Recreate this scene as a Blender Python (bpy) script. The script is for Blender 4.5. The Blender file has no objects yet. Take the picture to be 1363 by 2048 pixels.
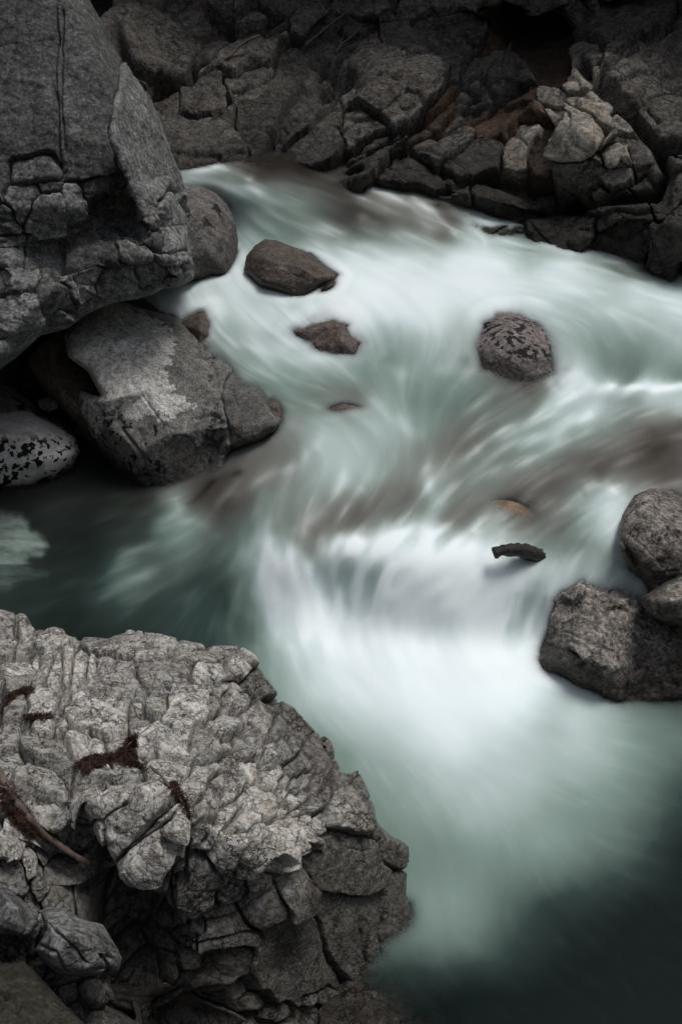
import bpy, math, random
import numpy as np
from mathutils import Vector
from mathutils.bvhtree import BVHTree
from mathutils.geometry import delaunay_2d_cdt
S = bpy.context.scene
C = S.collection
rad = math.radians
# ---------------------------------------------------------------- camera, sky, sun, exposure
PITCH = rad(34); H = 4.5; K = (18/35)/1024
cam = bpy.data.cameras.new('camera'); cam.sensor_fit = 'VERTICAL'; cam.sensor_height = 36; cam.sensor_width = 24
cam.lens = 35; cam.clip_start = .05; cam.clip_end = 500
co = bpy.data.objects.new('camera', cam); C.objects.link(co)
co.location = (0, 0, H); co.rotation_euler = (math.pi/2-PITCH, 0, 0); S.camera = co
W = bpy.data.worlds.new('World'); S.world = W; W.use_nodes = True
wn = W.node_tree.nodes; wl = W.node_tree.links; wn.clear()
sky = wn.new('ShaderNodeTexSky'); sky.sky_type = 'NISHITA'; sky.sun_disc = False
SUN_EL, SUN_AZ = rad(71), rad(60)      # azimuth measured from +Y towards +X
sky.sun_elevation = SUN_EL; sky.sun_rotation = SUN_AZ; sky.air_density = 1.0; sky.dust_density = 4; sky.ozone_density = 1
hs = wn.new('ShaderNodeHueSaturation'); hs.inputs['Saturation'].default_value = .6
bg = wn.new('ShaderNodeBackground'); bg.inputs[1].default_value = .095
ow = wn.new('ShaderNodeOutputWorld')
wl.new(sky.outputs[0], hs.inputs['Color']); wl.new(hs.outputs[0], bg.inputs[0]); wl.new(bg.outputs[0], ow.inputs[0])
sl = bpy.data.lights.new('sun', 'SUN'); sl.energy = 1.45; sl.angle = rad(22); sl.color = (1, .985, .96)
so = bpy.data.objects.new('sun', sl); C.objects.link(so)
sd = Vector((math.sin(SUN_AZ)*math.cos(SUN_EL), math.cos(SUN_AZ)*math.cos(SUN_EL), math.sin(SUN_EL)))
so.rotation_euler = sd.to_track_quat('Z', 'Y').to_euler(); so.location = (0, 0, 20)
S.render.engine = 'CYCLES'
S.view_settings.view_transform = 'Standard'; S.view_settings.look = 'None'
S.view_settings.exposure = 0.15; S.view_settings.gamma = 1
S.cycles.transparent_max_bounces = 12; S.cycles.max_bounces = 6

# ---------------------------------------------------------------- numpy helpers
FW = np.array([0, math.cos(PITCH), -math.sin(PITCH)]); UP = np.array([0, math.sin(PITCH), math.cos(PITCH)]); RT = np.array([1., 0, 0])
CAM = np.array([0, 0, H])
def rays(px, py): return FW + np.multiply.outer((px-681.5)*K, RT) - np.multiply.outer((py-1024)*K, UP)
def at(px, py, t):
    return CAM + rays(np.asarray(px, float), np.asarray(py, float))*np.asarray(t, float)[..., None]
def tz(px, py, z):                      # distance along the view axis at which the sight line meets height z
    b = (np.asarray(py, float)-1024)*K
    return (H-z)/(math.sin(PITCH)+b*math.cos(PITCH))
def hsh(i, j, k, s):
    n = (i*374761393 + j*668265263 + k*2147483647 + s*1274126177) & 0xffffffff
    n = ((n ^ (n >> 13))*1274126177) & 0xffffffff
    n = ((n ^ (n >> 16))*2246822519) & 0xffffffff
    return ((n ^ (n >> 15)) & 0xffffff)/float(0xffffff)
def vn(P, s=0):                          # value noise -1..1
    I = np.floor(P).astype(np.int64); f = P-I; f = f*f*f*(f*(f*6-15)+10)
    i, j, k = I[..., 0], I[..., 1], I[..., 2]; r = 0
    for a in (0, 1):
        wa = f[..., 0] if a else 1-f[..., 0]
        for b in (0, 1):
            wb = f[..., 1] if b else 1-f[..., 1]
            for c in (0, 1):
                wc = f[..., 2] if c else 1-f[..., 2]
                r = r+wa*wb*wc*hsh(i+a, j+b, k+c, s)
    return r*2-1
def fbm(P, o=4, s=0, g=.5, ridge=False):
    r = 0; a = 1; tot = 0
    for q in range(o):
        n = vn(P*(2.03**q)+q*17.3, s+q)
        if ridge: n = 1-2*np.abs(n)
        r = r+a*n; tot += a; a *= g
    return r/tot
def voro(P, s=0, jit=.9):                # F1, F2, cell id hashes, vector from the cell centre
    I = np.floor(P).astype(np.int64); N = P.shape[0]
    f1 = np.full(N, 9.); f2 = np.full(N, 9.); v1 = np.zeros((N, 3)); cid = np.zeros(N, np.int64)
    for a in (-1, 0, 1):
        for b in (-1, 0, 1):
            for c in (-1, 0, 1):
                i, j, k = I[:, 0]+a, I[:, 1]+b, I[:, 2]+c
                o = np.stack([i+.5+jit*(hsh(i, j, k, s)-.5), j+.5+jit*(hsh(i, j, k, s+1)-.5), k+.5+jit*(hsh(i, j, k, s+2)-.5)], 1)
                d = P-o; q = np.sqrt((d*d).sum(1))
                cc = (i*73856093) ^ (j*19349663) ^ (k*83492791)
                m = q < f1
                f2 = np.where(m, f1, np.minimum(f2, q)); f1 = np.where(m, q, f1)
                v1[m] = d[m]; cid[m] = cc[m]
    return f1, f2, cid, v1
def rot3(ax, ay, az):
    from mathutils import Euler
    return np.array(Euler((rad(ax), rad(ay), rad(az))).to_matrix())
def facets(P, size, s, tilt=.5, step=.5, M=None, warp=.25, crack=.08, cd=.5):
    """broken-rock relief in units of `size`: every cell a plane of its own tilt and height, cracks between"""
    Q = P/size
    if M is not None: Q = Q@M
    Q = Q+warp*np.stack([vn(Q*1.3+5, s+31), vn(Q*1.3+9, s+32), vn(Q*1.3+13, s+33)], 1)
    f1, f2, cid, v = voro(Q, s)
    z0 = np.zeros_like(cid)
    h = [hsh(cid, z0, z0, s+50+q)-.5 for q in range(4)]
    e = f2-f1
    d = step*h[0]+tilt*2*(h[1]*v[:, 0]+h[2]*v[:, 1]+h[3]*v[:, 2])
    return d - cd*np.exp(-(e/crack)**2), e, cid, h[0]
def tps(c, v, X):
    c = np.asarray(c, float)/1000; X = X/1000; v = np.asarray(v, float)
    if v.ndim == 1: v = v[:, None]
    def U(r2): return .5*r2*np.log(r2+1e-9)
    n = len(c); r2 = ((c[:, None]-c[None])**2).sum(2)
    A = np.zeros((n+3, n+3)); A[:n, :n] = U(r2)+np.eye(n)*2e-4; A[:n, n] = 1; A[:n, n+1:] = c; A[n, :n] = 1; A[n+1:, :n] = c.T
    w = np.linalg.solve(A, np.vstack([v, np.zeros((3, v.shape[1]))]))
    out = np.zeros((len(X), v.shape[1]))
    for a in range(0, len(X), 40000):
        x = X[a:a+40000]; r2 = ((x[:, None]-c[None])**2).sum(2)
        out[a:a+40000] = U(r2)@w[:n]+w[n]+x@w[n+1:]
    return out
def lin(c, v, X):                        # piecewise planar interpolation (Delaunay), rock faces with real creases
    c = np.asarray(c, float); v = np.asarray(v, float)
    vs, _, fs, *_ = delaunay_2d_cdt([Vector(p) for p in c], [], [], 0, 1e-6)
    vs = np.array([tuple(p) for p in vs])
    idx = [int(np.argmin(((c-p)**2).sum(1))) for p in vs]
    val = v[idx]; out = np.full(len(X), np.nan); best = np.full(len(X), -1e9)
    for f in fs:
        a, b, d = vs[f[0]], vs[f[1]], vs[f[2]]
        den = (b[1]-d[1])*(a[0]-d[0])+(d[0]-b[0])*(a[1]-d[1])
        if abs(den) < 1e-6: continue
        l0 = ((b[1]-d[1])*(X[:, 0]-d[0])+(d[0]-b[0])*(X[:, 1]-d[1]))/den
        l1 = ((d[1]-a[1])*(X[:, 0]-d[0])+(a[0]-d[0])*(X[:, 1]-d[1]))/den
        l2 = 1-l0-l1; mn = np.minimum(np.minimum(l0, l1), l2)
        m = (mn > best) & (mn > -.35)
        if not m.any(): continue
        best[m] = mn[m]; out[m] = (l0*val[f[0]]+l1*val[f[1]]+l2*val[f[2]])[m]
    bad = np.isnan(out)
    if bad.any():
        out[bad] = tps(c, v, X[bad])[:, 0]
    return out
def blur(A, n):
    for _ in range(n):
        B = np.pad(A, 1, mode='edge')
        A = (B[:-2, 1:-1]+B[2:, 1:-1]+B[1:-1, :-2]+B[1:-1, 2:]+2*A)/6
    return A
def poly_dist(poly, X):
    a = poly; b = np.roll(poly, -1, 0); ins = np.zeros(len(X), bool)
    bd = np.full(len(X), 1e9); near = np.zeros((len(X), 2))
    for p, q in zip(a, b):
        d = q-p; L = d@d+1e-9
        u = np.clip(((X-p)@d)/L, 0, 1); n = p+u[:, None]*d
        r = ((X-n)**2).sum(1); m = r < bd; bd[m] = r[m]; near[m] = n[m]
        c = (p[1] > X[:, 1]) != (q[1] > X[:, 1])
        with np.errstate(divide='ignore', invalid='ignore'):
            xi = (q[0]-p[0])*(X[:, 1]-p[1])/(q[1]-p[1])+p[0]
        ins ^= c & (X[:, 0] < xi)
    return ins, np.sqrt(bd), near
def line_dist(pl, X):
    bd = np.full(len(X), 1e9)
    for p, q in zip(pl[:-1], pl[1:]):
        p = np.array(p, float); q = np.array(q, float); d = q-p; L = d@d+1e-9
        u = np.clip(((X-p)@d)/L, 0, 1); r = ((X-p-u[:, None]*d)**2).sum(1); bd = np.minimum(bd, r)
    return np.sqrt(bd)
def rough(poly, amp, s, L=14):
    poly = np.array(poly, float); out = []
    for p, q in zip(poly, np.roll(poly, -1, 0)):
        n = max(1, int(np.hypot(*(q-p))/L))
        for i in range(n): out.append(p+(q-p)*i/n)
    P = np.array(out); Q = np.concatenate([P/40, np.full((len(P), 1), s*3.7)], 1)
    return P+amp*np.stack([fbm(Q, 3, s), fbm(Q+50, 3, s+9)], 1)

# ---------------------------------------------------------------- mesh making
def mk(name, V, F, mat, parent=None, attrs=None, origin=None, smooth=True):
    V = np.asarray(V, float); F = np.asarray(F, int)
    me = bpy.data.meshes.new(name); n = F.shape[1]
    o0 = np.zeros(3) if origin is None else np.asarray(origin, float)
    me.vertices.add(len(V)); me.vertices.foreach_set('co', (V-o0).ravel())
    me.loops.add(F.size); me.loops.foreach_set('vertex_index', F.ravel())
    me.polygons.add(len(F)); me.polygons.foreach_set('loop_start', np.arange(len(F))*n)
    me.polygons.foreach_set('loop_total', np.full(len(F), n))
    me.update(calc_edges=True)
    me.polygons.foreach_set('use_smooth', np.full(len(F), smooth))
    for k, a in (attrs or {}).items():
        at_ = me.attributes.new(k, 'FLOAT', 'POINT'); at_.data.foreach_set('value', np.asarray(a, np.float32))
    me.materials.append(mat)
    ob = bpy.data.objects.new(name, me); C.objects.link(ob)
    if parent: ob.parent = parent
    elif origin is not None: ob.location = o0
    return ob
def tag(o, label=None, cat=None, group=None, kind=None):
    if label: o['label'] = label
    if cat: o['category'] = cat
    if group: o['group'] = group
    if kind: o['kind'] = kind
    return o
def empty(name, loc):
    o = bpy.data.objects.new(name, None); C.objects.link(o); o.location = tuple(loc); o.empty_display_size = .2; return o
def sub(V, F, attrs, sel):
    f = F[sel]; u, inv = np.unique(f, return_inverse=True)
    return V[u], inv.reshape(f.shape), {k: a[u] for k, a in attrs.items()}
BV = []      # (V, F) of everything the water has to wash round

# ---------------------------------------------------------------- materials
def nd(nt, t, **kw):
    n = nt.nodes.new(t)
    for k, v in kw.items():
        if k.startswith('_'): setattr(n, k[1:], v)
        else: n.inputs[k.replace('__', ' ')].default_value = v
    return n
def ramp(nt, fac, stops, interp='LINEAR'):
    r = nt.nodes.new('ShaderNodeValToRGB'); r.color_ramp.interpolation = interp
    e = r.color_ramp.elements
    while len(e) < len(stops): e.new(.5)
    for el, (p, c) in zip(e, stops):
        el.position = p; el.color = (c, c, c, 1) if isinstance(c, (int, float)) else (*c, 1)
    nt.links.new(fac, r.inputs[0]); return r.outputs[0]
def mixc(nt, fac, a, b, blend='MIX'):
    m = nt.nodes.new('ShaderNodeMix'); m.data_type = 'RGBA'; m.blend_type = blend
    for sock, v in ((m.inputs[0], fac), (m.inputs[6], a), (m.inputs[7], b)):
        if isinstance(v, (int, float)): sock.default_value = v
        elif isinstance(v, tuple): sock.default_value = (*v, 1)
        else: nt.links.new(v, sock)
    return m.outputs[2]
def math_(nt, op, a, b=0., clamp=False):
    m = nt.nodes.new('ShaderNodeMath'); m.operation = op; m.use_clamp = clamp
    for s_, v in ((m.inputs[0], a), (m.inputs[1], b)):
        if isinstance(v, (int, float)): s_.default_value = v
        else: nt.links.new(v, s_)
    return m.outputs[0]
def rock_mat(name, light, dark, brown=(.12, .075, .045), brown_amt=.25, speck=.35, spots=0., spot_scale=14, lichen=None,
             streak=None, wet=True, rough_=.85, grain=90, bump=.5, cracks=None, mottle=.6):
    m = bpy.data.materials.new(name); m.use_nodes = True; nt = m.node_tree; nt.nodes.clear(); L = nt.links
    tc = nd(nt, 'ShaderNodeNewGeometry'); P = tc.outputs['Position']
    def noise(sc, det=6, rg=.6, vec=P, dist=0):
        n = nd(nt, 'ShaderNodeTexNoise', Scale=sc, Detail=det, Roughness=rg, Distortion=dist); L.new(vec, n.inputs['Vector']); return n.outputs[0]
    n1 = noise(1.6, 8, .65, dist=.6); n2 = noise(9, 8, .7, dist=.4); n3 = noise(grain, 3, .6)
    c = mixc(nt, ramp(nt, n1, [(.35, 0), (.62, 1)]), dark, light)
    c = mixc(nt, ramp(nt, n2, [(.36, 0.), (.66, .75)]), c, tuple(min(1, x*1.25) for x in light))
    # rusty mineral stain
    nb = noise(2.7, 7, .7, dist=1.2)
    c = mixc(nt, math_(nt, 'MULTIPLY', ramp(nt, nb, [(.52, 0), (.68, 1)]), brown_amt), c, brown)
    if streak:                                   # bedding streaks along one direction
        mp = nd(nt, 'ShaderNodeMapping'); L.new(P, mp.inputs[0]); mp.inputs['Rotation'].default_value = tuple(rad(a) for a in streak[0]); mp.inputs['Scale'].default_value = (1, 1, 9)
        ns = noise(streak[1], 6, .7, mp.outputs[0], .5)
        c = mixc(nt, math_(nt, 'MULTIPLY', ramp(nt, ns, [(.5, 0), (.7, 1)]), streak[2]), c, tuple(x*.45 for x in dark))
    if lichen:                                   # pale crust with a ragged edge (attribute 'crust')
        at_ = nd(nt, 'ShaderNodeAttribute', _attribute_name='crust')
        nl = noise(11, 10, .75, dist=.3)
        k = ramp(nt, math_(nt, 'ADD', at_.outputs['Fac'], math_(nt, 'MULTIPLY', math_(nt, 'SUBTRACT', nl, .5), 1.9)), [(.47, 0), (.54, 1)])
        c = mixc(nt, k, c, lichen)
    hc = None
    if mottle:                                   # veins and blotches a few centimetres across
        nm = noise(grain*.32, 9, .72, dist=.8)
        c = mixc(nt, mottle, c, ramp(nt, nm, [(.36, .04), (.47, .4), (.54, .62), (.64, .97)]), 'OVERLAY')
    if cracks:                                   # hairline joints filled with dark dirt
        for q, (sc_, w_, am_) in enumerate(cracks):
            wv = nd(nt, 'ShaderNodeTexNoise', Scale=sc_*1.4, Detail=5, Roughness=.65); L.new(P, wv.inputs['Vector'])
            vm = nt.nodes.new('ShaderNodeVectorMath'); vm.operation = 'MULTIPLY_ADD'; L.new(wv.outputs['Color'], vm.inputs[0]); vm.inputs[1].default_value = (1.1/sc_,)*3; L.new(P, vm.inputs[2])
            mp = nd(nt, 'ShaderNodeMapping'); L.new(vm.outputs[0], mp.inputs[0]); mp.inputs['Rotation'].default_value = (.5+q, .6, .3*q); mp.inputs['Scale'].default_value = (1, 1, 1.9)
            vo = nt.nodes.new('ShaderNodeTexVoronoi'); vo.feature = 'DISTANCE_TO_EDGE'; vo.inputs['Scale'].default_value = sc_; L.new(mp.outputs[0], vo.inputs['Vector'])
            line = ramp(nt, vo.outputs['Distance'], [(0, 1), (w_, 0)])
            ms_ = noise(sc_*.6, 3, .6); kk = math_(nt, 'MULTIPLY', line, ramp(nt, ms_, [(.4, 0), (.58, am_)]))
            c = mixc(nt, kk, c, (.015, .013, .011)); hc = kk if hc is None else math_(nt, 'MAXIMUM', hc, kk)
    # mineral grains
    c = mixc(nt, speck, c, ramp(nt, n3, [(.36, .12), (.52, .5), (.66, .95)]), 'OVERLAY')
    ng = noise(grain*3.1, 2, .5)
    c = mixc(nt, speck*.8, c, ramp(nt, ng, [(.38, .15), (.5, .5), (.64, .9)]), 'OVERLAY')
    # per-block tint
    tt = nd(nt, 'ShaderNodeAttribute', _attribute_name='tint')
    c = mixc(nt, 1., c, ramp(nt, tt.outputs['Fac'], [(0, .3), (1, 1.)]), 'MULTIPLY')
    if spots:                                    # black lichen spots
        so_ = noise(spot_scale, 3, .5); sb = noise(spot_scale*.2, 2, .5)
        k = ramp(nt, math_(nt, 'ADD', so_, math_(nt, 'MULTIPLY', math_(nt, 'SUBTRACT', sb, .5), .55)), [(.615-spots*.1, 0), (.655-spots*.1, 1)])
        at_ = nd(nt, 'ShaderNodeAttribute', _attribute_name='spot')
        c = mixc(nt, math_(nt, 'MULTIPLY', k, at_.outputs['Fac']), c, (.008, .009, .009))
    aw = nd(nt, 'ShaderNodeAttribute', _attribute_name='wet')
    nw = noise(6, 6, .7)
    k = ramp(nt, math_(nt, 'ADD', aw.outputs['Fac'], math_(nt, 'MULTIPLY', math_(nt, 'SUBTRACT', nw, .5), .6)), [(.25, 0), (.75, 1)])
    c = mixc(nt, math_(nt, 'MULTIPLY', k, .72), c, mixc(nt, .5, (.012, .011, .009), mixc(nt, 1., c, (.3, .27, .24), 'MULTIPLY')))
    b = nd(nt, 'ShaderNodeBsdfPrincipled'); L.new(c, b.inputs['Base Color'])
    L.new(ramp(nt, k, [(0, rough_), (1, .38)]), b.inputs['Roughness'])
    b.inputs['Specular IOR Level'].default_value = .3
    hb = math_(nt, 'ADD', math_(nt, 'MULTIPLY', n2, 1.), math_(nt, 'MULTIPLY', n3, .35))
    nf = noise(38, 8, .75, dist=.5); hb = math_(nt, 'ADD', hb, math_(nt, 'MULTIPLY', nf, .8))
    if hc is not None: hb = math_(nt, 'SUBTRACT', hb, math_(nt, 'MULTIPLY', hc, .8))
    bp = nd(nt, 'ShaderNodeBump', Strength=bump, Distance=.03); L.new(hb, bp.inputs['Height']); L.new(bp.outputs[0], b.inputs['Normal'])
    o = nd(nt, 'ShaderNodeOutputMaterial'); L.new(b.outputs[0], o.inputs[0])
    return m
def plain_mat(name, a, b, scale=20, rough_=.8, bump=.4, stretch=None):
    m = bpy.data.materials.new(name); m.use_nodes = True; nt = m.node_tree; nt.nodes.clear(); L = nt.links
    tc = nd(nt, 'ShaderNodeTexCoord'); v = tc.outputs['Object']
    if stretch:
        mp = nd(nt, 'ShaderNodeMapping'); L.new(v, mp.inputs[0]); mp.inputs['Scale'].default_value = stretch; v = mp.outputs[0]
    n = nd(nt, 'ShaderNodeTexNoise', Scale=scale, Detail=8, Roughness=.7); L.new(v, n.inputs['Vector'])
    bs = nd(nt, 'ShaderNodeBsdfPrincipled', Roughness=rough_); L.new(ramp(nt, n.outputs[0], [(.35, a), (.65, b)]), bs.inputs['Base Color'])
    bp = nd(nt, 'ShaderNodeBump', Strength=bump, Distance=.02); L.new(n.outputs[0], bp.inputs['Height']); L.new(bp.outputs[0], bs.inputs['Normal'])
    o = nd(nt, 'ShaderNodeOutputMaterial'); L.new(bs.outputs[0], o.inputs[0]); return m

M_FG = rock_mat('pale_fractured_rock', (.62, .595, .54), (.32, .313, .295), (.22, .14, .08), .4, .4, cracks=((5, .03, .95), (14, .045, .85)), mottle=.7, bump=.8, streak=((35, 20, 0), 2.2, .35), grain=70)
M_LEFT = rock_mat('grey_cliff_rock', (.21, .214, .208), (.11, .113, .109), (.16, .11, .08), .35, .5, cracks=((1.6, .008, .7), (7, .03, .6)), mottle=.7, bump=.7, grain=42, streak=((10, 60, 0), 1.4, .3))
M_CLIFF = rock_mat('dark_canyon_rock', (.2, .186, .163), (.066, .06, .052), (.11, .055, .032), .55, .4, grain=40, streak=((0, -40, 20), 1.8, .5), bump=.9, cracks=((2.2, .02, .9), (6, .035, .9)), mottle=.55)
M_PALE = rock_mat('fresh_broken_rock', (.3, .27, .225), (.15, .135, .112), (.19, .11, .06), .5, .35, grain=40, cracks=((5, .03, .9),), mottle=.6)
M_MID = rock_mat('two_tone_boulder_rock', (.17, .167, .154), (.1, .097, .09), (.17, .09, .04), .35, .4, spots=.35, spot_scale=17, cracks=((2.2, .012, .6), (7, .02, .4)), lichen=(.52, .51, .48), grain=60, streak=((0, 50, 10), 1.5, .2), bump=.35)
M_WHITE = rock_mat('white_speckled_rock', (.74, .73, .7), (.58, .57, .55), (.35, .25, .18), .25, .4, spots=.9, spot_scale=20, grain=90, bump=.2)
M_SPK = rock_mat('lichen_speckled_rock', (.22, .19, .182), (.12, .102, .1), (.12, .08, .06), .3, .5, spots=.75, spot_scale=19, grain=55, bump=.25)
M_BRN = rock_mat('smooth_brown_rock', (.12, .095, .08), (.06, .047, .04), (.1, .06, .035), .4, .45, grain=60, bump=.25, rough_=.55)
M_SMOOTH = rock_mat('smooth_grey_rock', (.16, .152, .144), (.085, .08, .077), (.18, .1, .05), .35, .5, spots=.35, spot_scale=7, grain=50, bump=.25)
M_GRAN = rock_mat('granite_boulder_rock', (.36, .325, .29), (.14, .125, .115), (.13, .09, .07), .5, .5, grain=46, bump=.8, mottle=1., cracks=((6, .02, .6),))
M_RUST = rock_mat('rusty_wet_rock', (.13, .085, .055), (.045, .03, .022), (.2, .09, .04), .6, .4, grain=40, bump=.8, cracks=((5, .03, .8),))
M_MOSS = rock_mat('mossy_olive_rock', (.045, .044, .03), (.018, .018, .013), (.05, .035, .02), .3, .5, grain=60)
M_AMBER = rock_mat('amber_riverbed_stone', (.28, .2, .13), (.16, .1, .06), (.34, .14, .06), .6, .3, grain=30, bump=.2, mottle=.4)
M_UNDER = rock_mat('brown_riverbed_stone', (.16, .12, .09), (.07, .055, .045), (.28, .12, .05), .6, .3, grain=30, bump=.2)
M_BARK = plain_mat('weathered_wood', (.05, .035, .028), (.16, .12, .1), 30, stretch=(1, 1, .25))
M_WETW = plain_mat('wet_dark_wood', (.004, .003, .003), (.03, .017, .014), 40, .4, .8)
M_LITTER = plain_mat('brown_needles', (.03, .014, .009), (.12, .055, .035), 60, .8, .1)

# ---------------------------------------------------------------- rock builder
def relief(name, outline, ctrl, mat, step=2.5, mode='lin', sm=2, roll=(40, .35), disp=None, thick=.9, seeds=None, seed_amp=(.05, .05, .04),
           lines=None, wetz=None, wetspan=.25, label=None, cat='rock', group=None, ragged=3, rs=1, crack_px=4, crack_d=.05, crust=None,
           spot=None, warp=(10, 60), grid=None, kind=None, part='rock_block', softw=.45, pw=2.6, grow=1.5, back=True, backmul=.85, tintfn=None, splitkids=None, nowash=False, minf=30):
    oc = np.array(outline, float); om = oc.mean(0); od = oc-om; outline = om+od*(1+grow/np.maximum(np.linalg.norm(od, axis=1, keepdims=True), 1))
    poly = rough(outline, ragged, rs)
    if grid: xs, ys = grid
    else:
        x0, y0 = poly.min(0)-step; x1, y1 = poly.max(0)+step
        xs = np.arange(x0, x1+step, step); ys = np.arange(y0, y1+step, step)
    nx, ny = len(xs), len(ys)
    PX, PY = np.meshgrid(xs, ys); X = np.stack([PX.ravel(), PY.ravel()], 1)
    ins, sdv, near = poly_dist(poly, X)
    i2, s2, _n = poly_dist(np.array(outline, float), X); sroll = np.where(i2, s2, -s2)+ragged*.8
    sroll = blur(sroll.reshape(ny, nx), 12).ravel()
    gx = np.gradient(xs)[None, :].repeat(ny, 0).ravel()
    snap = (~ins) & (sdv < gx*.8)
    act = ins | snap; X[snap] = near[snap]; sdv[snap] = 0
    cp = [(c[0], c[1]) for c in ctrl]; ct = [(c[3] if c[2] == 't' else float(tz(c[0], c[1], c[3]))) for c in ctrl]
    t = lin(cp, ct, X) if mode == 'lin' else tps(cp, ct, X)[:, 0]
    t = blur(t.reshape(ny, nx), sm).ravel()
    q = 1-np.clip(sroll/roll[0], 0, 1)
    t = t+roll[1]*.8*q**2.6
    P = at(X[:, 0], X[:, 1], t)
    G = P.reshape(ny, nx, 3)
    def nrm(G):
        a = np.gradient(G, axis=1); b = np.gradient(G, axis=0); n = np.cross(a, -b)
        n /= np.linalg.norm(n, axis=2, keepdims=True)+1e-12
        return n.reshape(-1, 3)
    N = nrm(np.stack([blur(G[..., i], 4) for i in range(3)], 2))
    fl = (N@(-FW)) < 0; N[fl] *= -1
    d = np.zeros(len(X)); ids = np.zeros(len(X), np.int64); tint = np.full(len(X), .6)
    px2m = t*K
    if seeds is not None:
        Wq = np.concatenate([X/warp[1], np.full((len(X), 1), rs*1.7)], 1)
        Xw = X+warp[0]*np.stack([fbm(Wq, 4, 5), fbm(Wq+31, 4, 6)], 1)
        d1 = np.full(len(X), 1e9); d2 = np.full(len(X), 1e9); uu = np.zeros(len(X)); vv = np.zeros(len(X)); rr = np.ones(len(X))
        for i, sd_ in enumerate(seeds):
            cx, cy, rx, ry, an = sd_[:5]; ca, sa = math.cos(rad(an)), math.sin(rad(an))
            ux = ((Xw[:, 0]-cx)*ca+(Xw[:, 1]-cy)*sa)/rx; vy = (-(Xw[:, 0]-cx)*sa+(Xw[:, 1]-cy)*ca)/ry
            r = (np.abs(ux)**pw+np.abs(vy)**pw)**(1/pw)
            m = r < d1
            d2 = np.where(m, d1, np.minimum(d2, r)); d1 = np.where(m, r, d1)
            ids[m] = i; uu[m] = ux[m]; vv[m] = vy[m]; rr[m] = min(rx, ry)
        rg = np.random.RandomState(rs*7+3); nS = len(seeds)
        hh = rg.uniform(-1, 1, nS); g1 = rg.uniform(-1, 1, nS); g2 = rg.uniform(-1, 1, nS)+.35; tn = rg.uniform(.1, 1, nS)
        for i, sd_ in enumerate(seeds):
            if len(sd_) > 5: hh[i] = sd_[5]
            if len(sd_) > 7: g1[i], g2[i] = sd_[6:8]
            if len(sd_) > 8: tn[i] = sd_[8]
        e = (d2-d1)*rr; scl = np.clip(rr/40, .35, 1.6)
        dome = 1-np.clip(d1, 0, 1.3)**2
        cl = lambda a: np.clip(a, -1.2, 1.2)
        dd = scl*(seed_amp[0]*hh[ids]+seed_amp[1]*(g1[ids]*cl(uu)+g2[ids]*cl(vv))+seed_amp[2]*dome)
        soft = np.clip(e/(crack_px*softw), 0, 1)
        d += dd*soft+(1-soft)*(-.3*seed_amp[2]) - crack_d*np.exp(-(e/crack_px)**2)
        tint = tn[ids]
    for (pl, w_, dp) in (lines or []):
        Wq = np.concatenate([X/25, np.full((len(X), 1), 3.)], 1)
        Xj = X+2.5*np.stack([fbm(Wq, 3, 15), fbm(Wq+31, 3, 16)], 1)
        d -= dp*np.exp(-(line_dist(pl, Xj)/w_)**2)
    if disp: d += disp(P, X)
    edge = np.clip(sdv/10, 0, 1)
    rd = rays(X[:, 0], X[:, 1]); cs_ = -(N*rd).sum(1)/np.linalg.norm(rd, axis=1); d = d*np.clip(blur(cs_.reshape(ny, nx), 6).ravel()*2.6, .12, 1)
    P = P+N*(d*(.35+.65*edge))[:, None]
    A = {'tint': tint}
    if wetz is not None: A['wet'] = np.clip((wetz+wetspan-P[:, 2])/wetspan, 0, 1)
    else: A['wet'] = np.zeros(len(X))
    A['crust'] = crust(X) if crust else np.zeros(len(X))
    A['spot'] = spot(X) if spot else np.ones(len(X))
    ix = np.arange(nx*ny).reshape(ny, nx)
    F = np.stack([ix[:-1, :-1], ix[1:, :-1], ix[1:, 1:], ix[:-1, 1:]], 2).reshape(-1, 4)
    F = F[act[F].all(1)]
    if not nowash: BV.append((P.copy(), F.copy()))
    fid = ids[F[:, 0]]
    used = act & np.isin(np.arange(len(act)), F)
    base = P[used]; org = np.array([base[:, 0].mean(), base[:, 1].mean(), base[:, 2].min()])
    # closed back
    e4 = np.concatenate([F[:, [0, 1]], F[:, [1, 2]], F[:, [2, 3]], F[:, [3, 0]]]); es = np.sort(e4, 1)
    u, inv, cnt = np.unique(es, axis=0, return_inverse=True, return_counts=True); be = e4[cnt[inv.ravel()] == 1]
    bvtx = np.unique(be); mp = {v: i for i, v in enumerate(bvtx)}
    B0 = P[bvtx]; nb = len(bvtx); bm_ = base.mean(0)
    def push(Q, m): return Q+(Q-CAM)/np.linalg.norm(Q-CAM, axis=-1, keepdims=True)*m     # straight away from the viewpoint side of the rock
    R1 = push(B0+(bm_-B0)*(1-(.5+.5*backmul)), thick*.5)
    R2 = push(B0+(bm_-B0)*.55, thick*1.05); cen = push(bm_, thick*1.15)
    Vb = np.concatenate([B0, R1, R2, [cen]]); fb = []
    for a, b in be:
        a, b = mp[a], mp[b]
        fb += [(b, a, a+nb), (b, a+nb, b+nb), (b+nb, a+nb, a+2*nb), (b+nb, a+2*nb, b+2*nb), (b+2*nb, a+2*nb, 3*nb)]
    Ab = {k: np.concatenate([a[bvtx]]*3+[[a[bvtx].mean()]]) for k, a in A.items()}
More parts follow.
